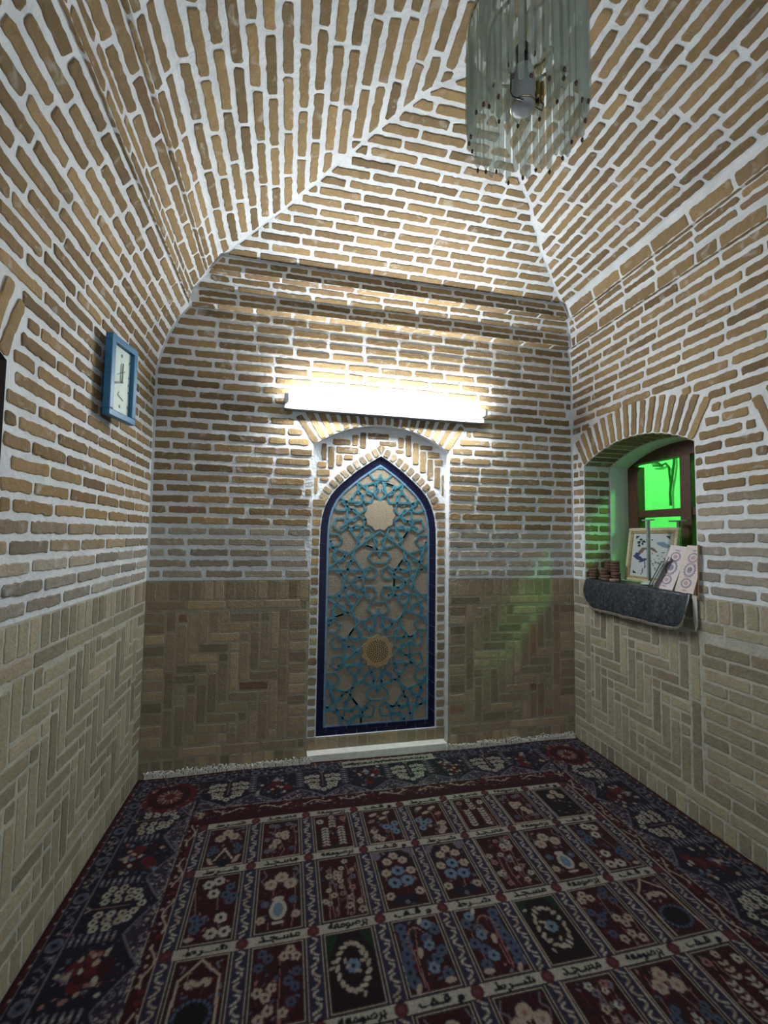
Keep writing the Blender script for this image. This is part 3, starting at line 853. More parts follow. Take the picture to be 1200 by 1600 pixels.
o = link_mesh('cloth_sheet', vs, fs, [m_c], cl, smooth=True); so = o.modifiers.new('thick', 'SOLIDIFY'); so.thickness = .003
M_TRIM = simple('beaded_trim', (.17, .155, .12), .45, mottled=.3, bscale=120)
mb = MB(); mb.tube([(e[0]-.002, e[1], e[2]) for e in edge], .0042, 7)
acc = 0; last = Vector(edge[0])
for a, b_ in zip(edge[:-1], edge[1:]):
    a, b_ = Vector(a), Vector(b_)
    for k in range(3):
        p = a.lerp(b_, k/3); mb.tube([p+Vector((-.002, 0, .001)), p+Vector((-.003, 0, -.010))], [.003, .0035], 6)
mb.build('beaded_trim', M_TRIM, cl)
M_PAPER = simple('pale_paper', (.50, .50, .44), .8)
mb = MB(); mb.prism([(1.752, 1.086), (1.728, 1.086), (1.726, .945), (1.738, .915), (1.748, .96)], lambda u, v, h: (XR-.012+h*-1, u, v), 0, .002)
tag(mb.build('paper_slip', M_PAPER), 'pale pointed slip of paper hanging down beside the near end of the sill cloth', 'paper')

# clay prayer tablets in small stacks
M_CLAY = simple('brown_clay', (.115, .062, .042), .8, bump=.4, bscale=150, mottled=.2)
M_CLAY2 = simple('pale_clay', (.25, .17, .12), .8, bump=.4, bscale=150, mottled=.2)
def tablet():
    m_ = MB(); m_.lathe((0, 0, 0), [(.024, 0), (.028, .003), (.0285, .009), (.028, .014), (.025, .017), (.022, .0165), (.021, .0155)], 22)
    return m_.build('clay_tablet', M_CLAY, smooth=False)
stacks = [(2.072, 2.482, 7, ''), (2.062, 2.418, 7, ''), (2.005, 2.450, 4, ''), (1.972, 2.395, 2, ''), (2.020, 2.365, 3, ''), (1.975, 2.330, 1, ''), (1.975, 2.512, 4, '')]
stack_names = ['in the tall stack by the far jamb', 'in the tall stack beside the picture', 'in the middle stack of four', 'in the front stack of two',
               'in the stack of three', '', 'in the stack on the far corner']
base_t = None
words = ['lowest', 'second from bottom', 'third from bottom', 'fourth from bottom', 'fifth from bottom', 'sixth from bottom', 'topmost']
for si, (x, y, n, _) in enumerate(stacks):
    for k in range(n):
        if base_t is None: base_t = tablet(); o = base_t
        else: o = base_t.copy(); COL.objects.link(o)
        o.location = (x+random.uniform(-.003, .003), y+random.uniform(-.003, .003), ZS+.004+k*.0176)
        pos = 'topmost' if k == n-1 and n > 1 else words[k]
        lab = f'brown clay tablet, {pos} {stack_names[si]}' if si != 5 else 'single round pale clay prayer tablet lying at the front edge of the sill'
        if si == 5: o.data = base_t.data.copy(); o.data.materials[0] = M_CLAY2
        tag(o, lab, 'clay tablet', 'clay prayer tablets stacked on the sill')

# framed picture leaning towards the window
M_CREAM = simple('cream_gilt_frame', (.55, .47, .32), .38, bump=.5, bscale=90, mottled=.2)
M_GOLD = simple('gold_beading', (.36, .27, .12), .4, bump=.6, bscale=160, mottled=.4)
m_p, nt, b = mat('picture_art'); v = objvec(nt)
b.inputs['Base Color'].default_value = (.50, .55, .56, 1); b.inputs['Roughness'].default_value = .3
pic = empty('picture_frame', (2.125, 2.222, ZS+.006)); pic.rotation_euler = (0, math.radians(8), math.radians(0))
tag(pic, 'picture in a cream and gold frame leaning in the window behind the metal stand', 'picture frame')
pw, ph = .182, .335
def picbox(mb_, y0, y1, z0, z1, x0, x1): mb_.box(x0, x1, y0, y1, z0, z1)
mb = MB(); ring_boxes(mb, pw, ph, .020, -.012, .010); bevel(mb.build('outer_frame', M_CREAM, pic), .004)
mb = MB()
for (a, b_, c, d) in ((-pw+.02, pw-.02, .02, .034), (-pw+.02, pw-.02, ph-.034, ph-.02), (-pw+.02, -pw+.034, .034, ph-.034), (pw-.034, pw-.02, .034, ph-.034)): mb.box(-.009, .008, a, b_, c, d)
bevel(mb.build('gold_beading', M_GOLD, pic), .003)
mb = MB(); mb.box(-.002, .006, -pw+.034, pw-.034, .034, ph-.034); mb.build('picture', m_p, pic)
inks = {'blue_ink': (.03, .045, .13), 'teal_ink': (.14, .24, .33), 'black_ink': (.018, .018, .02), 'sepia_ink': (.17, .11, .08)}
def blob(cx, cz_, rx, rz, n=16, rag=.25, ang=0.):
    out = []
    for i in range(n):
        a = 2*PI*i/n; r = 1+random.uniform(-rag, rag); x, z = rx*r*math.cos(a), rz*r*math.sin(a)
        out.append((cx+x*math.cos(ang)-z*math.sin(ang), cz_+x*math.sin(ang)+z*math.cos(ang)))
    return out
pf = lambda u, v, h: (-.002-h, u, v)      # +y in the room is to the left in the picture
ink = {k: simple(k, c_, .5) for k, c_ in inks.items()}
IK = [MB() for _ in range(4)]
IK[0].prism(blob(.085, .145, .045, .012, ang=.3), pf, 0, .001); IK[0].prism(blob(.055, .135, .03, .008, ang=-.4), pf, 0, .0012); IK[0].prism(blob(.1, .17, .02, .012), pf, 0, .0011)
IK[1].prism(blob(-.075, .235, .042, .014, ang=.2), pf, 0, .001); IK[1].prism(blob(-.10, .225, .03, .01), pf, 0, .0013)
IK[2].prism(blob(.02, .205, .018, .016), pf, 0, .0015); IK[3].prism(blob(-.02, .2, .03, .008, ang=.5), pf, 0, .0012)
IK[3].prism(blob(.07, .195, .03, .012, ang=-.6), pf, 0, .0012)
for (y, z, r) in ((.1, .245, .014), (.085, .262, .012), (.06, .25, .014), (.04, .262, .010), (.095, .225, .011), (.07, .235, .009), (.02, .25, .008), (.0, .262, .007)):
    IK[2].prism(blob(y, z, r, r*.6, rag=.35), pf, 0, .0014)
for i in range(26):
    y, z = random.uniform(-.115, .0), random.uniform(.06, .19)
    IK[random.choice((2, 3))].prism(blob(y, z, random.uniform(.003, .010), .003, 7), pf, 0, .001)
for i in range(8): IK[2].prism(blob(.06-.004*i+random.uniform(-.01, .01), .05+.010*i, .005, .004, 7), pf, 0, .001)
for (y, z) in ((-.125, .285), (.125, .285), (-.125, .05), (.125, .05)):
    IK[2].prism([(y, z), (y-math.copysign(.03, y), z), (y, z-math.copysign(.02, z-.15))], pf, 0, .0012)
for nm_, m_ in zip(('blue_ink', 'teal_ink', 'black_ink', 'sepia_ink'), IK): m_.build(nm_, ink[nm_], pic)

# T stands
M_STEEL = simple('dull_grey_metal', (.30, .34, .34), .4, metal=.3, mottled=.15, bscale=60)
M_GLASSB = simple('pale_round_base', (.42, .50, .47), .2, spec=.8)
def tstand(loc, h, label, rz, bar=.05, mbar=M_STEEL):
    t = empty('metal_stand', loc, rz); tag(t, label, 'stand')
    m_ = MB(); m_.lathe((0, 0, 0), [(.042, 0), (.044, .004), (.041, .008), (.030, .014), (.018, .019), (.008, .024)], 30); m_.build('round_base', M_GLASSB, t, smooth=True)
    m_ = MB(); m_.box(-.008, .008, -.008, .008, .02, h); bevel(m_.build('post', mbar, t), .002)
    m_ = MB(); m_.box(-.012, .012, -bar, bar, h, h+.008); bevel(m_.build('crossbar', mbar, t), .002)
tstand((2.045, 2.132, ZS+.006), .370, 'grey metal T-shaped stand on a round glassy base, in front of the framed picture', math.radians(-18))
tstand((2.21, 2.085, ZS+.001), .372, 'dark T-shaped metal stand behind the booklets, close to the window pane', math.radians(10), .052, simple('dark_green_metal', (.10, .13, .10), .5))

# booklets leaning against the frame
M_BOOKP = simple('pink_white_cover', (.62, .55, .56), .45, mottled=.05, bscale=40)
M_BOOKP2 = simple('cream_pink_cover', (.60, .52, .47), .45, mottled=.05, bscale=40)
M_PURP = simple('slate_ornament', (.22, .21, .30), .5, mottled=.4, bscale=260); M_ROSE = simple('rose_ornament', (.40, .28, .30), .5, mottled=.4, bscale=260)
M_PAGE = simple('page_edges', (.45, .38, .26), .8)
def place_board(name, bl, br, tr_, tl, thick, label, cov, orn=None, page=True):
    """booklet whose front cover has the four given corners"""
    bl, br, tr_, tl = map(Vector, (bl, br, tr_, tl)); c = bl
    ux = (br-bl); uy = (tl-bl); w_, h_ = ux.length, uy.length; ux.normalize(); n_ = ux.cross(uy).normalized(); uy = n_.cross(ux)
    if n_.dot(CAM-bl) < 0: n_ = -n_
    t = empty(name, bl); tag(t, label, 'booklet', 'booklets leaning at the near end of the sill')
    fn = lambda u, v, h: tuple(ux*u+uy*v+n_*h)
    m_ = MB(); m_.prism(rect(0, w_, 0, h_), fn, -.002, 0); m_.prism(rect(0, w_, 0, h_), fn, -thick, -thick+.002); m_.prism(rect(0, .003, 0, h_), fn, -thick, 0); m_.build('cover', cov, t)
    if page: m_ = MB(); m_.prism(rect(.003, w_-.003, .002, h_-.002), fn, -thick+.002, -.002); m_.build('pages', M_PAGE, t)
    if orn:
        m_ = MB(); cx = w_*.5
        for zc in (.26, .52, .76):
            r = w_*.30 if zc != .52 else w_*.34
            k = 16; P_ = [(cx+r*(1 if i % 2 == 0 else .82)*math.cos(2*PI*i/(2*k)), h_*zc+r*(1.0 if zc == .52 else .75)*(1 if i % 2 == 0 else .82)*math.sin(2*PI*i/(2*k))) for i in range(2*k)]
            m_.prism(P_, fn, 0, .0006, 0)
            P2 = [(cx+(p[0]-cx)*.72, h_*zc+(p[1]-h_*zc)*.72) for p in P_]; m_.prism(P2, fn, 0, .0009, 1)
            P3 = [(cx+(p[0]-cx)*.42, h_*zc+(p[1]-h_*zc)*.42) for p in P_]; m_.prism(P3, fn, 0, .0012, 0 if zc == .52 else 2)
        for zc in (.12, .39, .64, .90):
            m_.prism([(cx-w_*.20, h_*zc), (cx, h_*(zc-.02)), (cx+w_*.20, h_*zc), (cx, h_*(zc+.02))], fn, 0, .0007, 2)
        m_.build('ornament', [orn, cov, M_ROSE], t)
    return t
def ray_at_x(u, v, x):
    d = rt*((u-600)/F_PX)+up*((800-v)/F_PX)+fw; return CAM+d*((x-CAM.x)/d.x)
def ray_at_z(u, v, z):
    d = rt*((u-600)/F_PX)+up*((800-v)/F_PX)+fw; return CAM+d*((z-CAM.z)/d.z)
def quad_at(bl, br, tr_, tl, xb, xt):
    return ray_at_x(*bl, xb), ray_at_x(*br, xb-.02), ray_at_x(*tr_, xt-.02), ray_at_x(*tl, xt)
Q1 = quad_at((1021, 920), (1048, 928), (1067, 856), (1053, 852), 1.975, 2.060)
Q2 = quad_at((1052, 929), (1081, 935), (1089, 854), (1070, 852), 1.945, 2.025)
place_board('booklet', Q1[0], Q1[1], Q1[2], Q1[3], .012, 'pink white booklet with purple medallions, leaning left of the cream one', M_BOOKP, M_PURP)
place_board('booklet', Q2[0], Q2[1], Q2[2], Q2[3], .016, 'cream pink booklet with dark medallions, nearest to the camera on the sill', M_BOOKP2, M_PURP)
for k, (u, c_, lb) in enumerate(((1012, (.03, .035, .035), 'thin black leaflet leaning edge-on beside the metal stand'), (1016, (.22, .24, .22), 'thin grey leaflet leaning between the black and white ones'), (1020, (.42, .42, .40), 'thin white leaflet leaning against the pink white booklet'))):
    mcv = simple('leaflet_cover', c_, .6)
    bl = ray_at_x(u, 917, 1.958-.004*k); tl = ray_at_x(u+21+2*k, 878-4*k, 1.998)
    ax = Vector((.69, .72, 0)).normalized()*.28
    place_board('leaflet', bl, bl+ax*.10, tl+ax*.10, tl, .004, lb, mcv, None, False)
vd = Vector((.74, .67, 0))*.045; o_ = Vector((-.006, -.036, 0)); o2_ = Vector((-.03, -.030, 0))
place_board('booklet', Q2[1]+o_, Q2[1]+o_+vd, Q2[2]+o2_+vd, Q2[2]+o2_, .006, 'brown edged booklet standing edge-on at the near end', simple('tan_cover', (.42, .25, .12), .6), None)

# ------------------------------------------------------------ glass-rod chandelier
m_r, nt, b = mat('glass_rod'); nt.nodes.remove(b)
gl = nt.nodes.new('ShaderNodeBsdfGlass'); gl.inputs['Roughness'].default_value = .08; gl.inputs['IOR'].default_value = 1.35; gl.inputs['Color'].default_value = (.86, .90, .86, 1)
df = nt.nodes.new('ShaderNodeBsdfDiffuse'); df.inputs['Color'].default_value = (.50, .53, .49, 1)
tr = nt.nodes.new('ShaderNodeBsdfTransparent'); tr.inputs['Color'].default_value = (.88, .91, .88, 1)
m1 = nt.nodes.new('ShaderNodeMixShader'); m1.inputs[0].default_value = .80
m2 = nt.nodes.new('ShaderNodeMixShader'); m2.inputs[0].default_value = .26; L = nt.links
L.new(gl.outputs[0], m1.inputs[1]); L.new(tr.outputs[0], m1.inputs[2]); L.new(m1.outputs[0], m2.inputs[1]); L.new(df.outputs[0], m2.inputs[2])
L.new(m2.outputs[0], nt.nodes['Material Output'].inputs[0])
M_BEAD = simple('dark_red_bead', (.05, .008, .008), .15, spec=.8)
M_CHROME = simple('gilded_metal', (.45, .38, .24), .25, metal=1.)
M_BULB = simple('frosted_bulb', (.34, .35, .37), .35)
ch = empty('chandelier', (.645, 1.085, 3.118)); tag(ch, 'unlit glass rod chandelier with red bead tips hanging from the vault', 'chandelier')
zt = lambda z: z-3.118
mb = MB(); mb.lathe((0, 0, -.02), [(.06, 0), (.062, .01), (.045, .018), (.02, .022)], 24); mb.build('ceiling_canopy', M_CHROME, ch, smooth=True)
mb = MB(); mb.tube([(0, 0, -.02), (0, 0, zt(2.80))], .006, 8); mb.build('stem', M_CHROME, ch)
def hoop(name, R_, z, r=.005, m=M_CHROME):
    m_ = MB(); n = 48; m_.tube([(R_*math.cos(2*PI*k/n), R_*math.sin(2*PI*k/n), z) for k in range(n+1)], r, 8, cap=False); m_.build(name, m, ch, smooth=True)
hoop('rod_ring', .168, zt(2.862)); hoop('rod_ring', .105, zt(2.84)); hoop('rod_ring', .125, zt(3.06))
rod_mesh = {}; bead_mesh = None
def rod(R_, a, ztop, ln, bead=True):
    global bead_mesh
    key = round(ln, 3)
    if key not in rod_mesh:
        m_ = MB(); m_.tube([(0, 0, 0), (0, 0, -.006), (0, 0, -ln+.012), (0, 0, -ln)], [.003, .0098, .0098, .003], 4)
        o = m_.build('glass_rod', m_r, ch); rod_mesh[key] = o.data
    else:
        o = bpy.data.objects.new('glass_rod', rod_mesh[key]); COL.objects.link(o); o.parent = ch
    o.location = (R_*math.cos(a), R_*math.sin(a), ztop); o.rotation_euler = (random.uniform(-.012, .012), random.uniform(-.012, .012), random.random()*6)
    if bead:
        if bead_mesh is None:
            m_ = MB(); m_.lathe((0, 0, 0), [(.0015, .007), (.0040, .004), (.0046, 0), (.0040, -.004), (.0012, -.008)], 10); bo = m_.build('bead', M_BEAD, o, smooth=True); bead_mesh = bo.data
        else:
            bo = bpy.data.objects.new('bead', bead_mesh); COL.objects.link(bo); bo.parent = o
        bo.location = (0, 0, -ln-.009)
NO = 48
for k in range(NO):
    a = 2*PI*(k+.5)/NO; lowest = .5-.5*math.sin(a)
    ln = [.300, .332, .316][k % 3]
    rod(.163, a, zt(2.858), ln, bead=(k % 2 == 0))
for k in range(20):
    a = 2*PI*k/20; rod(.105, a, zt(2.836), .17, bead=(k % 2 == 0))
for k in range(28):
    a = 2*PI*(k+.3)/28; rod(.125, a, zt(3.056), .22, bead=False)
# lamp holder arms and bulbs
for (bx, by, bz, gold) in ((-.012, -.005, 2.590, False),):
    m_ = MB(); m_.lathe((bx, by, zt(bz)), [(.012, 0), (.026, .002), (.033, .010), (.034, .018), (.034, .10), (.030, .125), (.018, .135)], 28); m_.build('bulb', M_BULB, ch, smooth=True)
    m_ = MB(); m_.lathe((bx, by, zt(bz)+.012), [(.0345, 0), (.0365, .003), (.0345, .006)], 28); m_.build('bulb_rim', M_CHROME, ch, smooth=True)
    m_ = MB(); m_.lathe((bx, by, zt(bz)+.134), [(.017, 0), (.017, .03), (.022, .032), (.022, .06), (.006, .066)], 20); m_.build('lamp_socket', M_BLACK, ch)
    m_ = MB(); m_.tube([(bx, by, zt(bz)+.19), (0, 0, zt(2.80))], .006, 8); m_.build('socket_arm', M_CHROME, ch)
m_ = MB(); m_.tube([(-.05, -.012, zt(2.76)), (-.055, -.014, zt(2.63)), (-.052, -.020, zt(2.612)), (-.046, -.028, zt(2.60)), (-.03, -.038, zt(2.588))], .0022, 6); m_.build('wire', M_BLACK, ch)
m_ = MB()
for k in range(6):
    a = 2*PI*k/6; m_.lathe((.052+.014*math.cos(a), .02+.014*math.sin(a), zt(2.66)), [(.002, 0), (.0065, .006), (.0065, .05), (.003, .056)], 6)
m_.build('gold_crystal_cluster', simple('gold_crystal', (.35, .23, .08), .15, metal=.6), ch)
m_ = MB(); m_.tube([(.03, -.005, zt(2.615)), (.052, -.002, zt(2.612)), (.062, .005, zt(2.64)), (.064, .02, zt(2.67))], .0025, 6); m_.build('hook', M_CHROME, ch)

# ------------------------------------------------------------ rug
RX0, RX1, RY0, RY1 = -.764, 1.934, -.62, 2.652
RES = .0036
nx, ny = int((RX1-RX0)/RES), int((RY1-RY0)/RES)
img = np.zeros((ny, nx, 3), 'f')
gx = RX0+(np.arange(nx)+.5)*RES; gy = RY0+(np.arange(ny)+.5)*RES
GX, GY = np.meshgrid(gx, gy)
MAROON = (.040, .006, .009); NAVY = (.013, .011, .024); PURPLE = (.040, .024, .050); IVORY = (.46, .43, .35); BLUE = (.07, .095, .16)
CREAM = (.42, .34, .26); PINK = (.30, .15, .13); DKRED = (.040, .004, .007); GREEN_ = (.012, .03, .018); GREYB = (.16, .145, .18); RED = (.11, .012, .014); BLACK_ = (.008, .007, .010); LBLUE = (.15, .22, .30)
def window_(x0, x1, y0, y1):
    i0, i1 = max(0, int((x0-RX0)/RES)), min(nx, int((x1-RX0)/RES)+2); j0, j1 = max(0, int((y0-RY0)/RES)), min(ny, int((y1-RY0)/RES)+2)
    return i0, i1, j0, j1
def R_(x0, x1, y0, y1, c):
    i0, i1 = int(round((x0-RX0)/RES)), int(round((x1-RX0)/RES)); j0, j1 = int(round((y0-RY0)/RES)), int(round((y1-RY0)/RES))
    img[max(0, j0):max(0, j1), max(0, i0):max(0, i1)] = c
def disk(cx, cy, r, c, ry=None, ang=0.):
    ry = ry or r; m = max(r, ry); i0, i1, j0, j1 = window_(cx-m, cx+m, cy-m, cy+m)
    if i1 <= i0 or j1 <= j0: return
    X_, Y_ = GX[j0:j1, i0:i1]-cx, GY[j0:j1, i0:i1]-cy; ca, sa = math.cos(ang), math.sin(ang)
    k = ((X_*ca+Y_*sa)/r)**2+((-X_*sa+Y_*ca)/ry)**2 < 1; img[j0:j1, i0:i1][k] = c
def line(p, q, wd, c):
    i0, i1, j0, j1 = window_(min(p[0], q[0])-wd, max(p[0], q[0])+wd, min(p[1], q[1])-wd, max(p[1], q[1])+wd)
    if i1 <= i0 or j1 <= j0: return
    X_, Y_ = GX[j0:j1, i0:i1], GY[j0:j1, i0:i1]; dx, dy = q[0]-p[0], q[1]-p[1]; L2 = dx*dx+dy*dy+1e-12
    t = np.clip(((X_-p[0])*dx+(Y_-p[1])*dy)/L2, 0, 1); k = (X_-p[0]-t*dx)**2+(Y_-p[1]-t*dy)**2 < (wd/2)**2; img[j0:j1, i0:i1][k] = c
def poly_(pts, wd, c):
    for a, b_ in zip(pts[:-1], pts[1:]): line(a, b_, wd, c)
def flower(cx, cy, r, c, cen=None, n=6, a0=0.):
    for k in range(n):
        a = a0+2*PI*k/n; disk(cx+r*.58*math.cos(a), cy+r*.58*math.sin(a), r*.40, c)
    disk(cx, cy, r*.62, c); disk(cx, cy, r*.30, cen or MAROON)
def tri(pts, c):
    xs_, ys_ = [p[0] for p in pts], [p[1] for p in pts]; i0, i1, j0, j1 = window_(min(xs_), max(xs_), min(ys_), max(ys_))
    if i1 <= i0 or j1 <= j0: return
    X_, Y_ = GX[j0:j1, i0:i1], GY[j0:j1, i0:i1]; sgn = []
    for k in range(3):
        a, b_ = pts[k], pts[(k+1) % 3]; sgn.append((b_[0]-a[0])*(Y_-a[1])-(b_[1]-a[1])*(X_-a[0]))
    k = ((sgn[0] >= 0) & (sgn[1] >= 0) & (sgn[2] >= 0)) | ((sgn[0] <= 0) & (sgn[1] <= 0) & (sgn[2] <= 0)); img[j0:j1, i0:i1][k] = c
# woven words (Arabic presentation forms, written left to right as they stand)
WORDS = ['\uFEC1\uFEAE\u0640\u0640\uFEB7', '\uFEAA\u0640\uFEA0\u0640\uFEB4\uFEE3', '\uFEEA\uFECC\uFEE3\uFEEE\uFEBB\uFEAE\uFE91', '\uFED2\u0640\uFED7 \uFEED']
word_tris = []
for s in WORDS:
    c = bpy.data.curves.new('t', 'FONT'); c.body = s; c.resolution_u = 2; o = bpy.data.objects.new('t', c); COL.objects.link(o); bpy.context.view_layer.update()
    me = o.to_mesh(); me.calc_loop_triangles(); V_ = [(v_.co.x, v_.co.y) for v_ in me.vertices]
    T_ = [[V_[i] for i in t.vertices] for t in me.loop_triangles]; o.to_mesh_clear(); bpy.data.objects.remove(o); bpy.data.curves.remove(c)
    if V_:
        x0_, x1_ = min(p[0] for p in V_), max(p[0] for p in V_); y0_, y1_ = min(p[1] for p in V_), max(p[1] for p in V_)
        T_ = [[((p[0]-x0_)/(x1_-x0_), (p[1]-y0_)/(y1_-y0_)) for p in t] for t in T_]
    word_tris.append(T_)
def word(k, x0, x1, y0, y1):
    for t in word_tris[k % 4]: tri([(x0+(x1-x0)*p[0], y0+(y1-y0)*p[1]) for p in t], BLACK_)
    for t in word_tris[k % 4]:
        for a, b_ in ((0, 1), (1, 2)): line((x0+(x1-x0)*t[a][0], y0+(y1-y0)*t[a][1]), (x0+(x1-x0)*t[b_][0], y0+(y1-y0)*t[b_][1]), .0042, BLACK_)
img[:] = MAROON
IXL, IXR, IYT = -.345, 1.50, 2.17                         # field
CW = (IXR-IXL)/8; rows = [2.172, 1.892, 1.552, 1.255, .94, .63, .32, .01, -.30]
rr = random.Random(5)
# border zones, drawn as distance from the outer edge
dx = np.minimum(GX-RX0, RX1-GX); dy = np.minimum(RY1-GY, GY-RY0); dist = np.minimum(dx, dy)
img[dist < .40] = DKRED; img[dist < .345] = NAVY; img[dist < .095] = PURPLE; img[dist < .088] = NAVY
img[dist < .030] = GREYB; img[dist < .026] = MAROON; img[dist < .018] = RED; img[dist < .014] = DKRED
img[(dist > .088) & (dist < .094)] = GREYB
def frame_pts(d, side):                                   # map (s along side, e from outer edge)
    pass
for q in range(5200):
    sd = rr.choice('tlr'); e = rr.uniform(.10, .42)
    x, y = {'t': (rr.uniform(RX0, RX1), RY1-e), 'l': (RX0+e, rr.uniform(RY0, RY1)), 'r': (RX1-e, rr.uniform(RY0, RY1))}[sd]
    disk(x, y, rr.uniform(.003, .008), rr.choice([GREYB, PINK, MAROON, PURPLE, DKRED, BLUE, GREYB, RED]), rr.uniform(.002, .004), rr.random()*3)
def side_fn(side):
    if side == 'top': return (lambda s, e: (RX0+s, RY1-e)), RX1-RX0
    if side == 'left': return (lambda s, e: (RX0+e, RY1-s)), RY1-RY0
    return (lambda s, e: (RX1-e, RY1-s)), RY1-RY0
for side in ('top', 'left', 'right'):
    f, Ls = side_fn(side)
    # guard stripe with rosettes and small scrolls
    s = .06
    k = 0
    while s < Ls-.03:
        if k % 3 == 0:
            x, y = f(s, .060); disk(x, y, .025, GREYB); flower(x, y, .019, BLUE, NAVY, 8); disk(x, y, .009, BLACK_)
        else:
            for q in range(7):
                x, y = f(s+rr.uniform(-.03, .03), .060+rr.uniform(-.022, .022)); disk(x, y, .006, rr.choice([GREYB, PINK, CREAM, BLUE, GREYB]))
            poly_([f(s-.026, .05), f(s-.01, .07), f(s+.01, .05), f(s+.026, .07)], .005, GREYB)
        s += .062; k += 1
    s = .05
    while s < Ls: disk(*f(s, .022), .005, CREAM); s += .05
    # main border medallions
    pit = .245; n = int((Ls-.30)/pit); off = .375 if side != 'top' else (Ls-int((Ls-.7)/pit)*pit)/2+pit/2-.0
    n = int((Ls-.7)/pit) if side == 'top' else int((Ls-.4)/pit)
    for k in range(n):
        s = off+k*pit
        # spandrel triangles towards the field
        for t in np.linspace(-1, 1, 60):
            e0 = .345-.085*abs(t)**.8
            line(f(s+t*pit*.5, e0), f(s+t*pit*.5, .345), .006, PURPLE)
            disk(*f(s+t*pit*.5, e0), .004, GREYB)
        for q in range(110):
            t = rr.uniform(-1, 1); x, y = f(s+t*pit*.5, .345-.08*abs(t)*rr.random()); disk(x, y, rr.uniform(.004, .008), rr.choice([GREYB, CREAM, (.26, .24, .25), GREYB, NAVY, GREYB]), rr.uniform(.002, .004), rr.random()*3)
        poly_([f(s-pit*.46, .345), f(s-pit*.14, .345)], .004, CREAM); poly_([f(s+pit*.14, .345), f(s+pit*.46, .345)], .004, CREAM)
        # divider
        for q in range(7): line(f(s+pit/2-.014, .105+q*.021), f(s+pit/2+.014, .105+q*.021), .010, GREYB)
        for q in range(7): disk(*f(s+pit/2, .105+q*.021), .004, IVORY)
        if k % 2 == 0:
            for sg in (-1, 1):
                for (a, e) in ((.028, .15), (.058, .145), (.085, .155), (.030, .19), (.060, .185), (.086, .195), (.034, .228), (.065, .225)):
                    flower(*f(s+sg*a, e), .0165, IVORY if rr.random() < .7 else CREAM, NAVY, 6)
            for (a, e) in ((-.03, .262), (.0, .28), (.03, .262), (-.058, .25), (.058, .25)): flower(*f(s+a, e), .0165, IVORY, NAVY, 6)
            poly_([f(s, .11), f(s, .24)], .005, PINK); poly_([f(s-.012, .10), f(s, .115), f(s+.012, .10)], .005, CREAM)
        else:
            for q in range(9): disk(*f(s+rr.uniform(-.055, .055), .20+rr.uniform(-.05, .06)), .024, RED if q % 2 else MAROON)
            tri([f(s-.026, .160), f(s+.026, .160), f(s, .115)], GREYB); tri([f(s-.014, .155), f(s+.014, .155), f(s, .13)], CREAM)
            for q in range(17):
                x, y = f(s+rr.uniform(-.095, .095), .11+rr.uniform(0, .17)); disk(x, y, rr.uniform(.007, .013), rr.choice([IVORY, CREAM, BLUE, LBLUE, PINK, CREAM]), rr.uniform(.006, .010), rr.random()*3)
    # corner
    if side != 'top':
        x, y = f(.20, .21); disk(x, y, .125, RED); disk(x, y, .10, MAROON); disk(x, y, .06, RED)
        for q in range(16): a = q*PI/8; line((x+.03*math.cos(a), y+.03*math.sin(a)), (x+.055*math.cos(a), y+.055*math.sin(a)), .008, CREAM if q % 2 else PINK)
        for q in range(30): a = rr.random()*6.3; r = rr.uniform(.10, .14); disk(x+r*math.cos(a), y+r*math.sin(a), .007, rr.choice([CREAM, BLUE, PINK, GREYB]))
    # inner guard with vine
    s = .36
    ph = 0
    while s < Ls-(.36 if side == 'top' else 0):
        pts = [f(s+t*.03, .378+.012*math.sin((s+t*.03)*2*PI/.12)) for t in (0, .25, .5, .75, 1)]; 
        if int(s/.05) % 4: poly_(pts, .0065, CREAM); disk(*f(s+.01, .378+rr.uniform(-.02, .02)), .006, CREAM)
        else: disk(*f(s, .378), .010, RED)
        s += .03
# field cells
R_(IXL-.028, IXR+.028, RY0+.40, IYT+.012, NAVY)
def vine(x, y0, y1):
    R_(x-.026, x+.026, y0, y1, PURPLE); R_(x-.022, x+.022, y0, y1, (.030, .026, .060))
    line((x-.026, y0), (x-.026, y1), .0045, CREAM); line((x+.026, y0), (x+.026, y1), .0045, CREAM)
    y = y0+.006; k = 0
    while y < y1-.03:
        sg = 1 if k % 2 else -1; c = IVORY if rr.random() < .6 else CREAM
        poly_([(x-sg*.012, y), (x-sg*.003, y+.004), (x+sg*.010, y+.014), (x+sg*.009, y+.022), (x-sg*.004, y+.028)], .0065, c); disk(x+sg*.004, y+.012, .004, PINK)
        y += .034; k += 1
cell_styles = {}
layout = [[0, 1, 2, 3, 3, 2, 1, 4], [5, 6, 7, 8, 8, 7, 6, 5], [9, 10, 11, 12, 12, 11, 10, 9], [1, 0, 4, 6, 6, 7, 0, 2], [3, 5, 7, 8, 8, 2, 11, 5], [9, 10, 2, 12, 12, 11, 6, 9], [5, 6, 7, 8, 8, 7, 6, 5], [0, 1, 2, 3, 3, 2, 1, 4]]
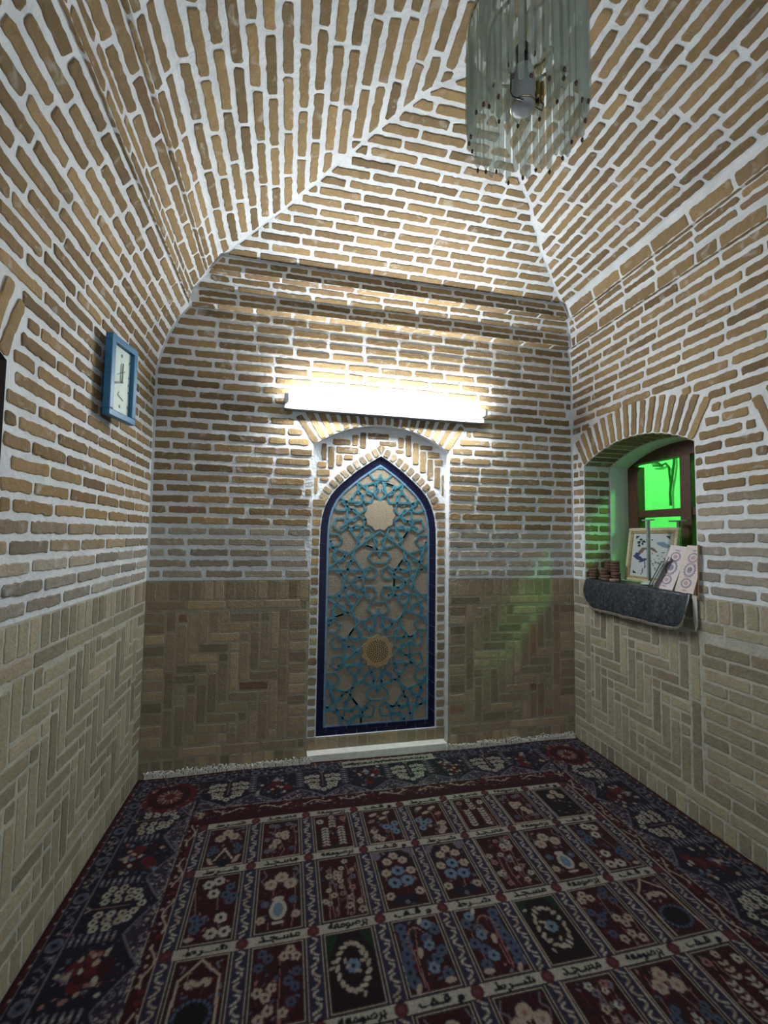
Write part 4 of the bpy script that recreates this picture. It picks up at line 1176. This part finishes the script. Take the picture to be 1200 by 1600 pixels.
def cell(x0, x1, y0, y1, st, mir):
    w_, h_ = x1-x0, y1-y0; X_ = lambda u: x0+w_*(1-u if mir else u); Y_ = lambda v: y0+h_*v
    R_(x0, x1, y0, y1, CREAM); R_(x0+.004, x1-.004, y0+.004, y1-.004, BLACK_); R_(x0+.007, x1-.007, y0+.007, y1-.007, MAROON)
    F = lambda u, v, r, c, cen=None, n=6: flower(X_(u), Y_(v), r, c, cen, n, rr.random())
    leaf = lambda u, v, c, r=.010, a=0.: disk(X_(u), Y_(v), r, c, r*.5, a)
    for q in range(5): u = rr.uniform(.1, .9); poly_([(X_(u), Y_(.04)), (X_(u+rr.uniform(-.1, .1)), Y_(.4)), (X_(u+rr.uniform(-.15, .15)), Y_(.85))], .0036, rr.choice([PINK, RED, GREEN_, DKRED]))
    for q in range(38): leaf(rr.uniform(.07, .93), rr.uniform(.05, .95), rr.choice([PINK, RED, GREYB, BLACK_, DKRED, BLACK_, (.09, .05, .03), BLUE]), rr.uniform(.005, .011), rr.random()*3)
    if st in (0,):
        for (u, v) in ((.5, .86), (.33, .72), (.68, .74)): F(u, v, .024, CREAM, PINK)
        for (u, v) in ((.18, .48), (.28, .40), (.15, .34), (.76, .50), (.86, .42), (.8, .33)): F(u, v, .015, BLUE, NAVY)
        for k in range(5): leaf(.5-.05*k, .42-.06*k, IVORY, .009, .8); leaf(.5+.05*k, .42-.06*k, IVORY, .009, -.8)
        for k in range(3): leaf(.85-.03*k, .20-.05*k, CREAM, .014, .6); leaf(.15+.03*k, .20-.05*k, CREAM, .012, -.6)
        disk(X_(.5), Y_(.08), .022, NAVY)
    elif st == 1:
        for (u, v) in ((.25, .88), (.4, .85), (.7, .88), (.85, .82)): F(u, v, .014, GREYB, NAVY)
        for (u, v) in ((.45, .60), (.62, .52), (.40, .42), (.30, .30), (.62, .62)): F(u, v, .019, CREAM, PINK)
        for (u, v) in ((.15, .5), (.15, .2), (.28, .22)): F(u, v, .013, GREYB, BLUE)
        poly_([(X_(.5), Y_(.05)), (X_(.6), Y_(.2)), (X_(.5), Y_(.4))], .004, PINK); F(.8, .2, .014, BLUE)
    elif st == 2:
        for k in range(7):
            for cx_ in (.28, .72): leaf(cx_-.05, .15+.075*k, IVORY, .010, .7); leaf(cx_+.05, .15+.075*k, IVORY, .010, -.7)
        for k in range(3): leaf(.45, .65+.08*k, CREAM, .011, .7); leaf(.55, .65+.08*k, CREAM, .011, -.7)
        F(.16, .82, .017, IVORY); F(.82, .86, .016, PINK); F(.5, .92, .014, CREAM)
        for k in range(4): leaf(.5+.06*(k-1.5), .08, GREEN_, .012)
    elif st == 3:
        for (u, v, c) in ((.3, .85, CREAM), (.7, .88, CREAM), (.55, .72, CREAM), (.2, .65, PINK)): leaf(u, v, c, .020, .4)
        for (u, v) in ((.75, .4), (.85, .52), (.58, .45), (.82, .28)): F(u, v, .019, LBLUE, NAVY)
        for (u, v) in ((.25, .2), (.35, .12), (.2, .35)): F(u, v, .018, CREAM, PINK)
        for k in range(5): F(rr.random()*.8+.1, rr.random()*.8+.1, .010, rr.choice([GREYB, CREAM]))
    elif st == 4:
        R_(x0+.007, x1-.007, y0+.007, y1-.007, BLACK_)
        for (u, v) in ((.4, .85), (.30, .70), (.62, .72)): F(u, v, .022, CREAM, PINK)
        for k in range(26): leaf(rr.uniform(.1, .9), rr.uniform(.05, .6), rr.choice([RED, CREAM, MAROON, PINK]), .007, rr.random()*3)
    elif st == 5:
        for (u, v) in ((.30, .86), (.52, .90), (.45, .70), (.70, .32), (.55, .12), (.82, .12)): F(u, v, .023, IVORY, NAVY)
        for (u, v) in ((.15, .36), (.30, .30), (.2, .2), (.8, .78), (.9, .62), (.82, .56), (.72, .66)): F(u, v, .019, BLUE, NAVY)
        leaf(.14, .08, CREAM, .016)
    elif st == 6:
        for (u, v) in ((.3, .70), (.55, .80), (.75, .68)): F(u, v, .026, CREAM, PINK, 8)
        disk(X_(.48), Y_(.30), .030, IVORY, .042); disk(X_(.48), Y_(.30), .018, LBLUE, .030); line((X_(.38), Y_(.12)), (X_(.58), Y_(.12)), .010, IVORY); disk(X_(.48), Y_(.46), .020, IVORY, .010)
        for (u, v) in ((.12, .18), (.86, .2), (.2, .4), (.8, .42)): F(u, v, .017, CREAM if v < .3 else BLUE, PINK)
        for sg in (.12, .88): poly_([(X_(sg), Y_(.95)), (X_(sg+.08), Y_(.85)), (X_(sg-.04), Y_(.78)), (X_(sg+.05), Y_(.68))], .005, GREYB)
    elif st == 7:
        for k in range(26): F(rr.uniform(.1, .9), rr.uniform(.08, .92), rr.uniform(.010, .016), rr.choice([CREAM, IVORY, PINK, GREYB, CREAM]), MAROON, 5)
        for u in (.35, .55, .7): poly_([(X_(u), Y_(.05)), (X_(u+.05), Y_(.3)), (X_(u-.03), Y_(.6))], .004, PINK)
    elif st == 8:
        for (u, v) in ((.06, .94), (.94, .94)):
            for q in range(6): disk(X_(u)+rr.uniform(-.02, .02), Y_(v)+rr.uniform(-.02, .01), .011, GREYB)
        for q in range(30):
            a = PI*q/29; disk(X_(.5)+w_*.42*math.cos(a), Y_(.55)+h_*.40*math.sin(a), .007, NAVY)
        for (u, v) in ((.5, .88), (.3, .78), (.7, .78), (.2, .58), (.82, .58)): F(u, v, .021, CREAM, PINK)
        for (u, v) in ((.5, .60), (.34, .40), (.66, .42)): F(u, v, .027, LBLUE, NAVY, 7)
        for (u, v) in ((.15, .2), (.86, .22)): F(u, v, .019, CREAM)
        for u in (.36, .62): disk(X_(u), Y_(.12), .030, NAVY, .022)
        F(.5, .08, .010, GREYB)
    elif st == 9:
        for sg in (-1, 1):
            poly_([(X_(.5), Y_(.97)), (X_(.5+sg*.2), Y_(.83)), (X_(.5+sg*.36), Y_(.74)), (X_(.5+sg*.40), Y_(.05))], .008, CREAM)
            poly_([(X_(.5+sg*.38), Y_(.92)), (X_(.5+sg*.28), Y_(.90)), (X_(.5+sg*.34), Y_(.82))], .006, GREYB)
        for k in range(5): leaf(.5+.09*(k-2), .66+.03*(k % 2), CREAM, .015, .5*(k-2))
        disk(X_(.5), Y_(.30), .058, BLACK_, .050)
        for q in range(20): a = q*2*PI/20; disk(X_(.5)+.050*math.cos(a), Y_(.30)+.043*math.sin(a), .006, BLUE)
    elif st == 10:
        for (u, v) in ((.2, .9), (.32, .82), (.15, .72), (.7, .5), (.82, .42), (.75, .25), (.85, .6)): F(u, v, .017, (.07, .075, .13), NAVY)
        for (u, v) in ((.75, .9), (.85, .8), (.62, .82), (.4, .45), (.3, .35), (.15, .42), (.35, .2), (.6, .15), (.2, .12)): F(u, v, .017, CREAM, RED, 5)
    elif st == 11:
        R_(x0+.007, x1-.007, y0+.007, y1-.007, (.014, .006, .008))
        tri([(x0+.007, y1-.007), (x0+.007, y1-.09), (x0+.045, y1-.007)], GREEN_); tri([(x1-.007, y1-.007), (x1-.007, y1-.09), (x1-.045, y1-.007)], GREEN_)
        for k in range(18):
            a = k*2*PI/18; leaf(.5+.30*math.cos(a), .52+.30*math.sin(a), rr.choice([IVORY, CREAM]), .013, a+1)
        F(.5, .52, .024, LBLUE, NAVY, 8)
        for k in range(8): leaf(rr.uniform(.1, .9), rr.uniform(.05, .95), CREAM, .010, rr.random()*3)
    elif st == 12:
        for k in range(7): F(.16+.05*math.sin(k), .88-.12*k, .021, BLUE, NAVY)
        for k in range(8): F(.72+.14*math.sin(k*1.9), .88-.10*k, .020, BLUE if k % 3 else LBLUE, NAVY)
        for k in range(14): a = PI*k/13; disk(X_(.44)+.035*math.cos(a), Y_(.62)+.06*math.sin(a), .004, PINK)
        line((X_(.28), Y_(.62)), (X_(.32), Y_(.08)), .004, PINK); leaf(.42, .5, CREAM, .018, 1.4); leaf(.82, .1, CREAM, .018); leaf(.2, .08, CREAM, .016, 1); leaf(.6, .94, IVORY, .014, 1)
for r in range(len(rows)-1):
    yt, yb_ = rows[r], rows[r+1]
    for c in range(8):
        x0 = IXL+c*CW+.034; x1 = IXL+(c+1)*CW-.034
        cell(x0+.0, x1-.0, yb_+.024, yt-.024, layout[r % 8][c], c >= 4)
    for c in range(9): vine(IXL+c*CW, yb_, yt)
for y in rows:
    R_(IXL+.02, IXR-.02, y-.021, y+.021, BLACK_); R_(IXL+.02, IXR-.02, y-.018, y+.018, IVORY)
    for c in range(8): word(c, IXL+c*CW+.052, IXL+(c+1)*CW-.045, y-.015, y+.014)
    for c in range(9): x = IXL+c*CW; disk(x, y, .021, (.10, .02, .025), .020); disk(x, y, .010, (.14, .04, .045))
# woven inscription at the head of the rug
R_(.34, .90, RY1-.092, RY1-.030, IVORY)
for k in range(11):
    x = .86-.047*k; word(rr.randrange(4), x-.044, x, RY1-.080+rr.uniform(-.004, .004), RY1-.044)
for k in range(36): disk(rr.uniform(.36, .88), RY1-rr.uniform(.038, .086), .0034, BLACK_)
# yarn: slight variation from knot to knot
img *= .40*(1+.16*rng.randn(ny, nx, 1)).clip(.55, 1.5).astype('f')
blur = img.copy(); blur[1:-1, 1:-1] = (img[1:-1, 1:-1]*4+img[:-2, 1:-1]+img[2:, 1:-1]+img[1:-1, :-2]+img[1:-1, 2:])/8; img = blur
hmap = .011+.0012*rng.rand(ny+1, nx+1)
vx = RX0+np.arange(nx+1)*((RX1-RX0)/nx); vy = RY0+np.arange(ny+1)*((RY1-RY0)/ny); VX, VY = np.meshgrid(vx, vy)
edge_w_ = np.clip((RY1-VY)/.10, 0, 1)
VYw = VY+.010*np.sin(VX*5.1+1)*(1-edge_w_)*np.clip((VY-1)/1.6, 0, 1)
hmap += .004*np.sin(VX*3.3+VY*2.1)**2
verts = np.stack([VX, VYw, hmap], -1).reshape(-1, 3).astype('f')
idx = np.arange((ny+1)*(nx+1)).reshape(ny+1, nx+1)
quads = np.stack([idx[:-1, :-1], idx[:-1, 1:], idx[1:, 1:], idx[1:, :-1]], -1).reshape(-1, 4).astype('i')
me = bpy.data.meshes.new('pile'); me.vertices.add(len(verts)); me.vertices.foreach_set('co', verts.ravel())
me.loops.add(quads.size); me.loops.foreach_set('vertex_index', quads.ravel()); me.polygons.add(len(quads))
me.polygons.foreach_set('loop_start', np.arange(0, quads.size, 4, dtype='i'))
try: me.polygons.foreach_set('loop_total', np.full(len(quads), 4, dtype='i'))
except Exception: pass
me.update(calc_edges=True)
a = me.attributes.new('yarn', 'FLOAT_COLOR', 'FACE'); a.data.foreach_set('color', np.concatenate([img.reshape(-1, 3), np.ones((ny*nx, 1), 'f')], 1).ravel())
m_y, nt, b = mat('wool_pile'); at = nt.nodes.new('ShaderNodeAttribute'); at.attribute_name = 'yarn'; nt.links.new(at.outputs['Color'], b.inputs['Base Color'])
b.inputs['Roughness'].default_value = .9; b.inputs['Specular IOR Level'].default_value = .08; b.inputs['Sheen Weight'].default_value = .08
me.materials.append(m_y)
rug = empty('prayer_hall_rug', (.585, 2.652, 0)); tag(rug, 'dark red and navy rug with flower squares and white lettered bands covering the floor', 'rug')
po = bpy.data.objects.new('pile', me); COL.objects.link(po); po.parent = rug; po.location = (-.585, -2.652, 0)
mb = MB(); mb.box(RX0+.002-.585, RX1-.002-.585, RY0-2.652, -.004, .0005, .009); mb.build('backing', simple('rug_backing', (.05, .012, .015), .95), rug)
mb = MB()
x = RX0+.03
def clump(x): return .5+.5*math.sin(x*9.+.6)*math.sin(x*23)
while x < RX1-.01:
    if not (.16 < x < 1.0):
        h = .018+.024*random.random()+.022*max(0, clump(x))*random.random()
        bx = x+random.uniform(-.008, .008); y0_ = -.012
        pts = [(x-.585, y0_+.006, .006), (x-.585+random.uniform(-.006, .006), y0_+.012, .012+h*.35), (bx-.585+random.uniform(-.012, .012), y0_+.010+random.uniform(0, .012), .010+h*.8),
               (bx-.585+random.uniform(-.022, .022), y0_-random.uniform(-.010, .012), .010+h*random.uniform(.6, 1.1))]
        mb.tube(pts, [.0022, .0024, .002, .0012], 5)
    x += .0032
fr = mb.build('fringe', simple('wool_fringe', (.58, .56, .49), .9), rug); fr['kind'] = 'stuff'; fr['label'] = 'off-white knotted wool fringe'
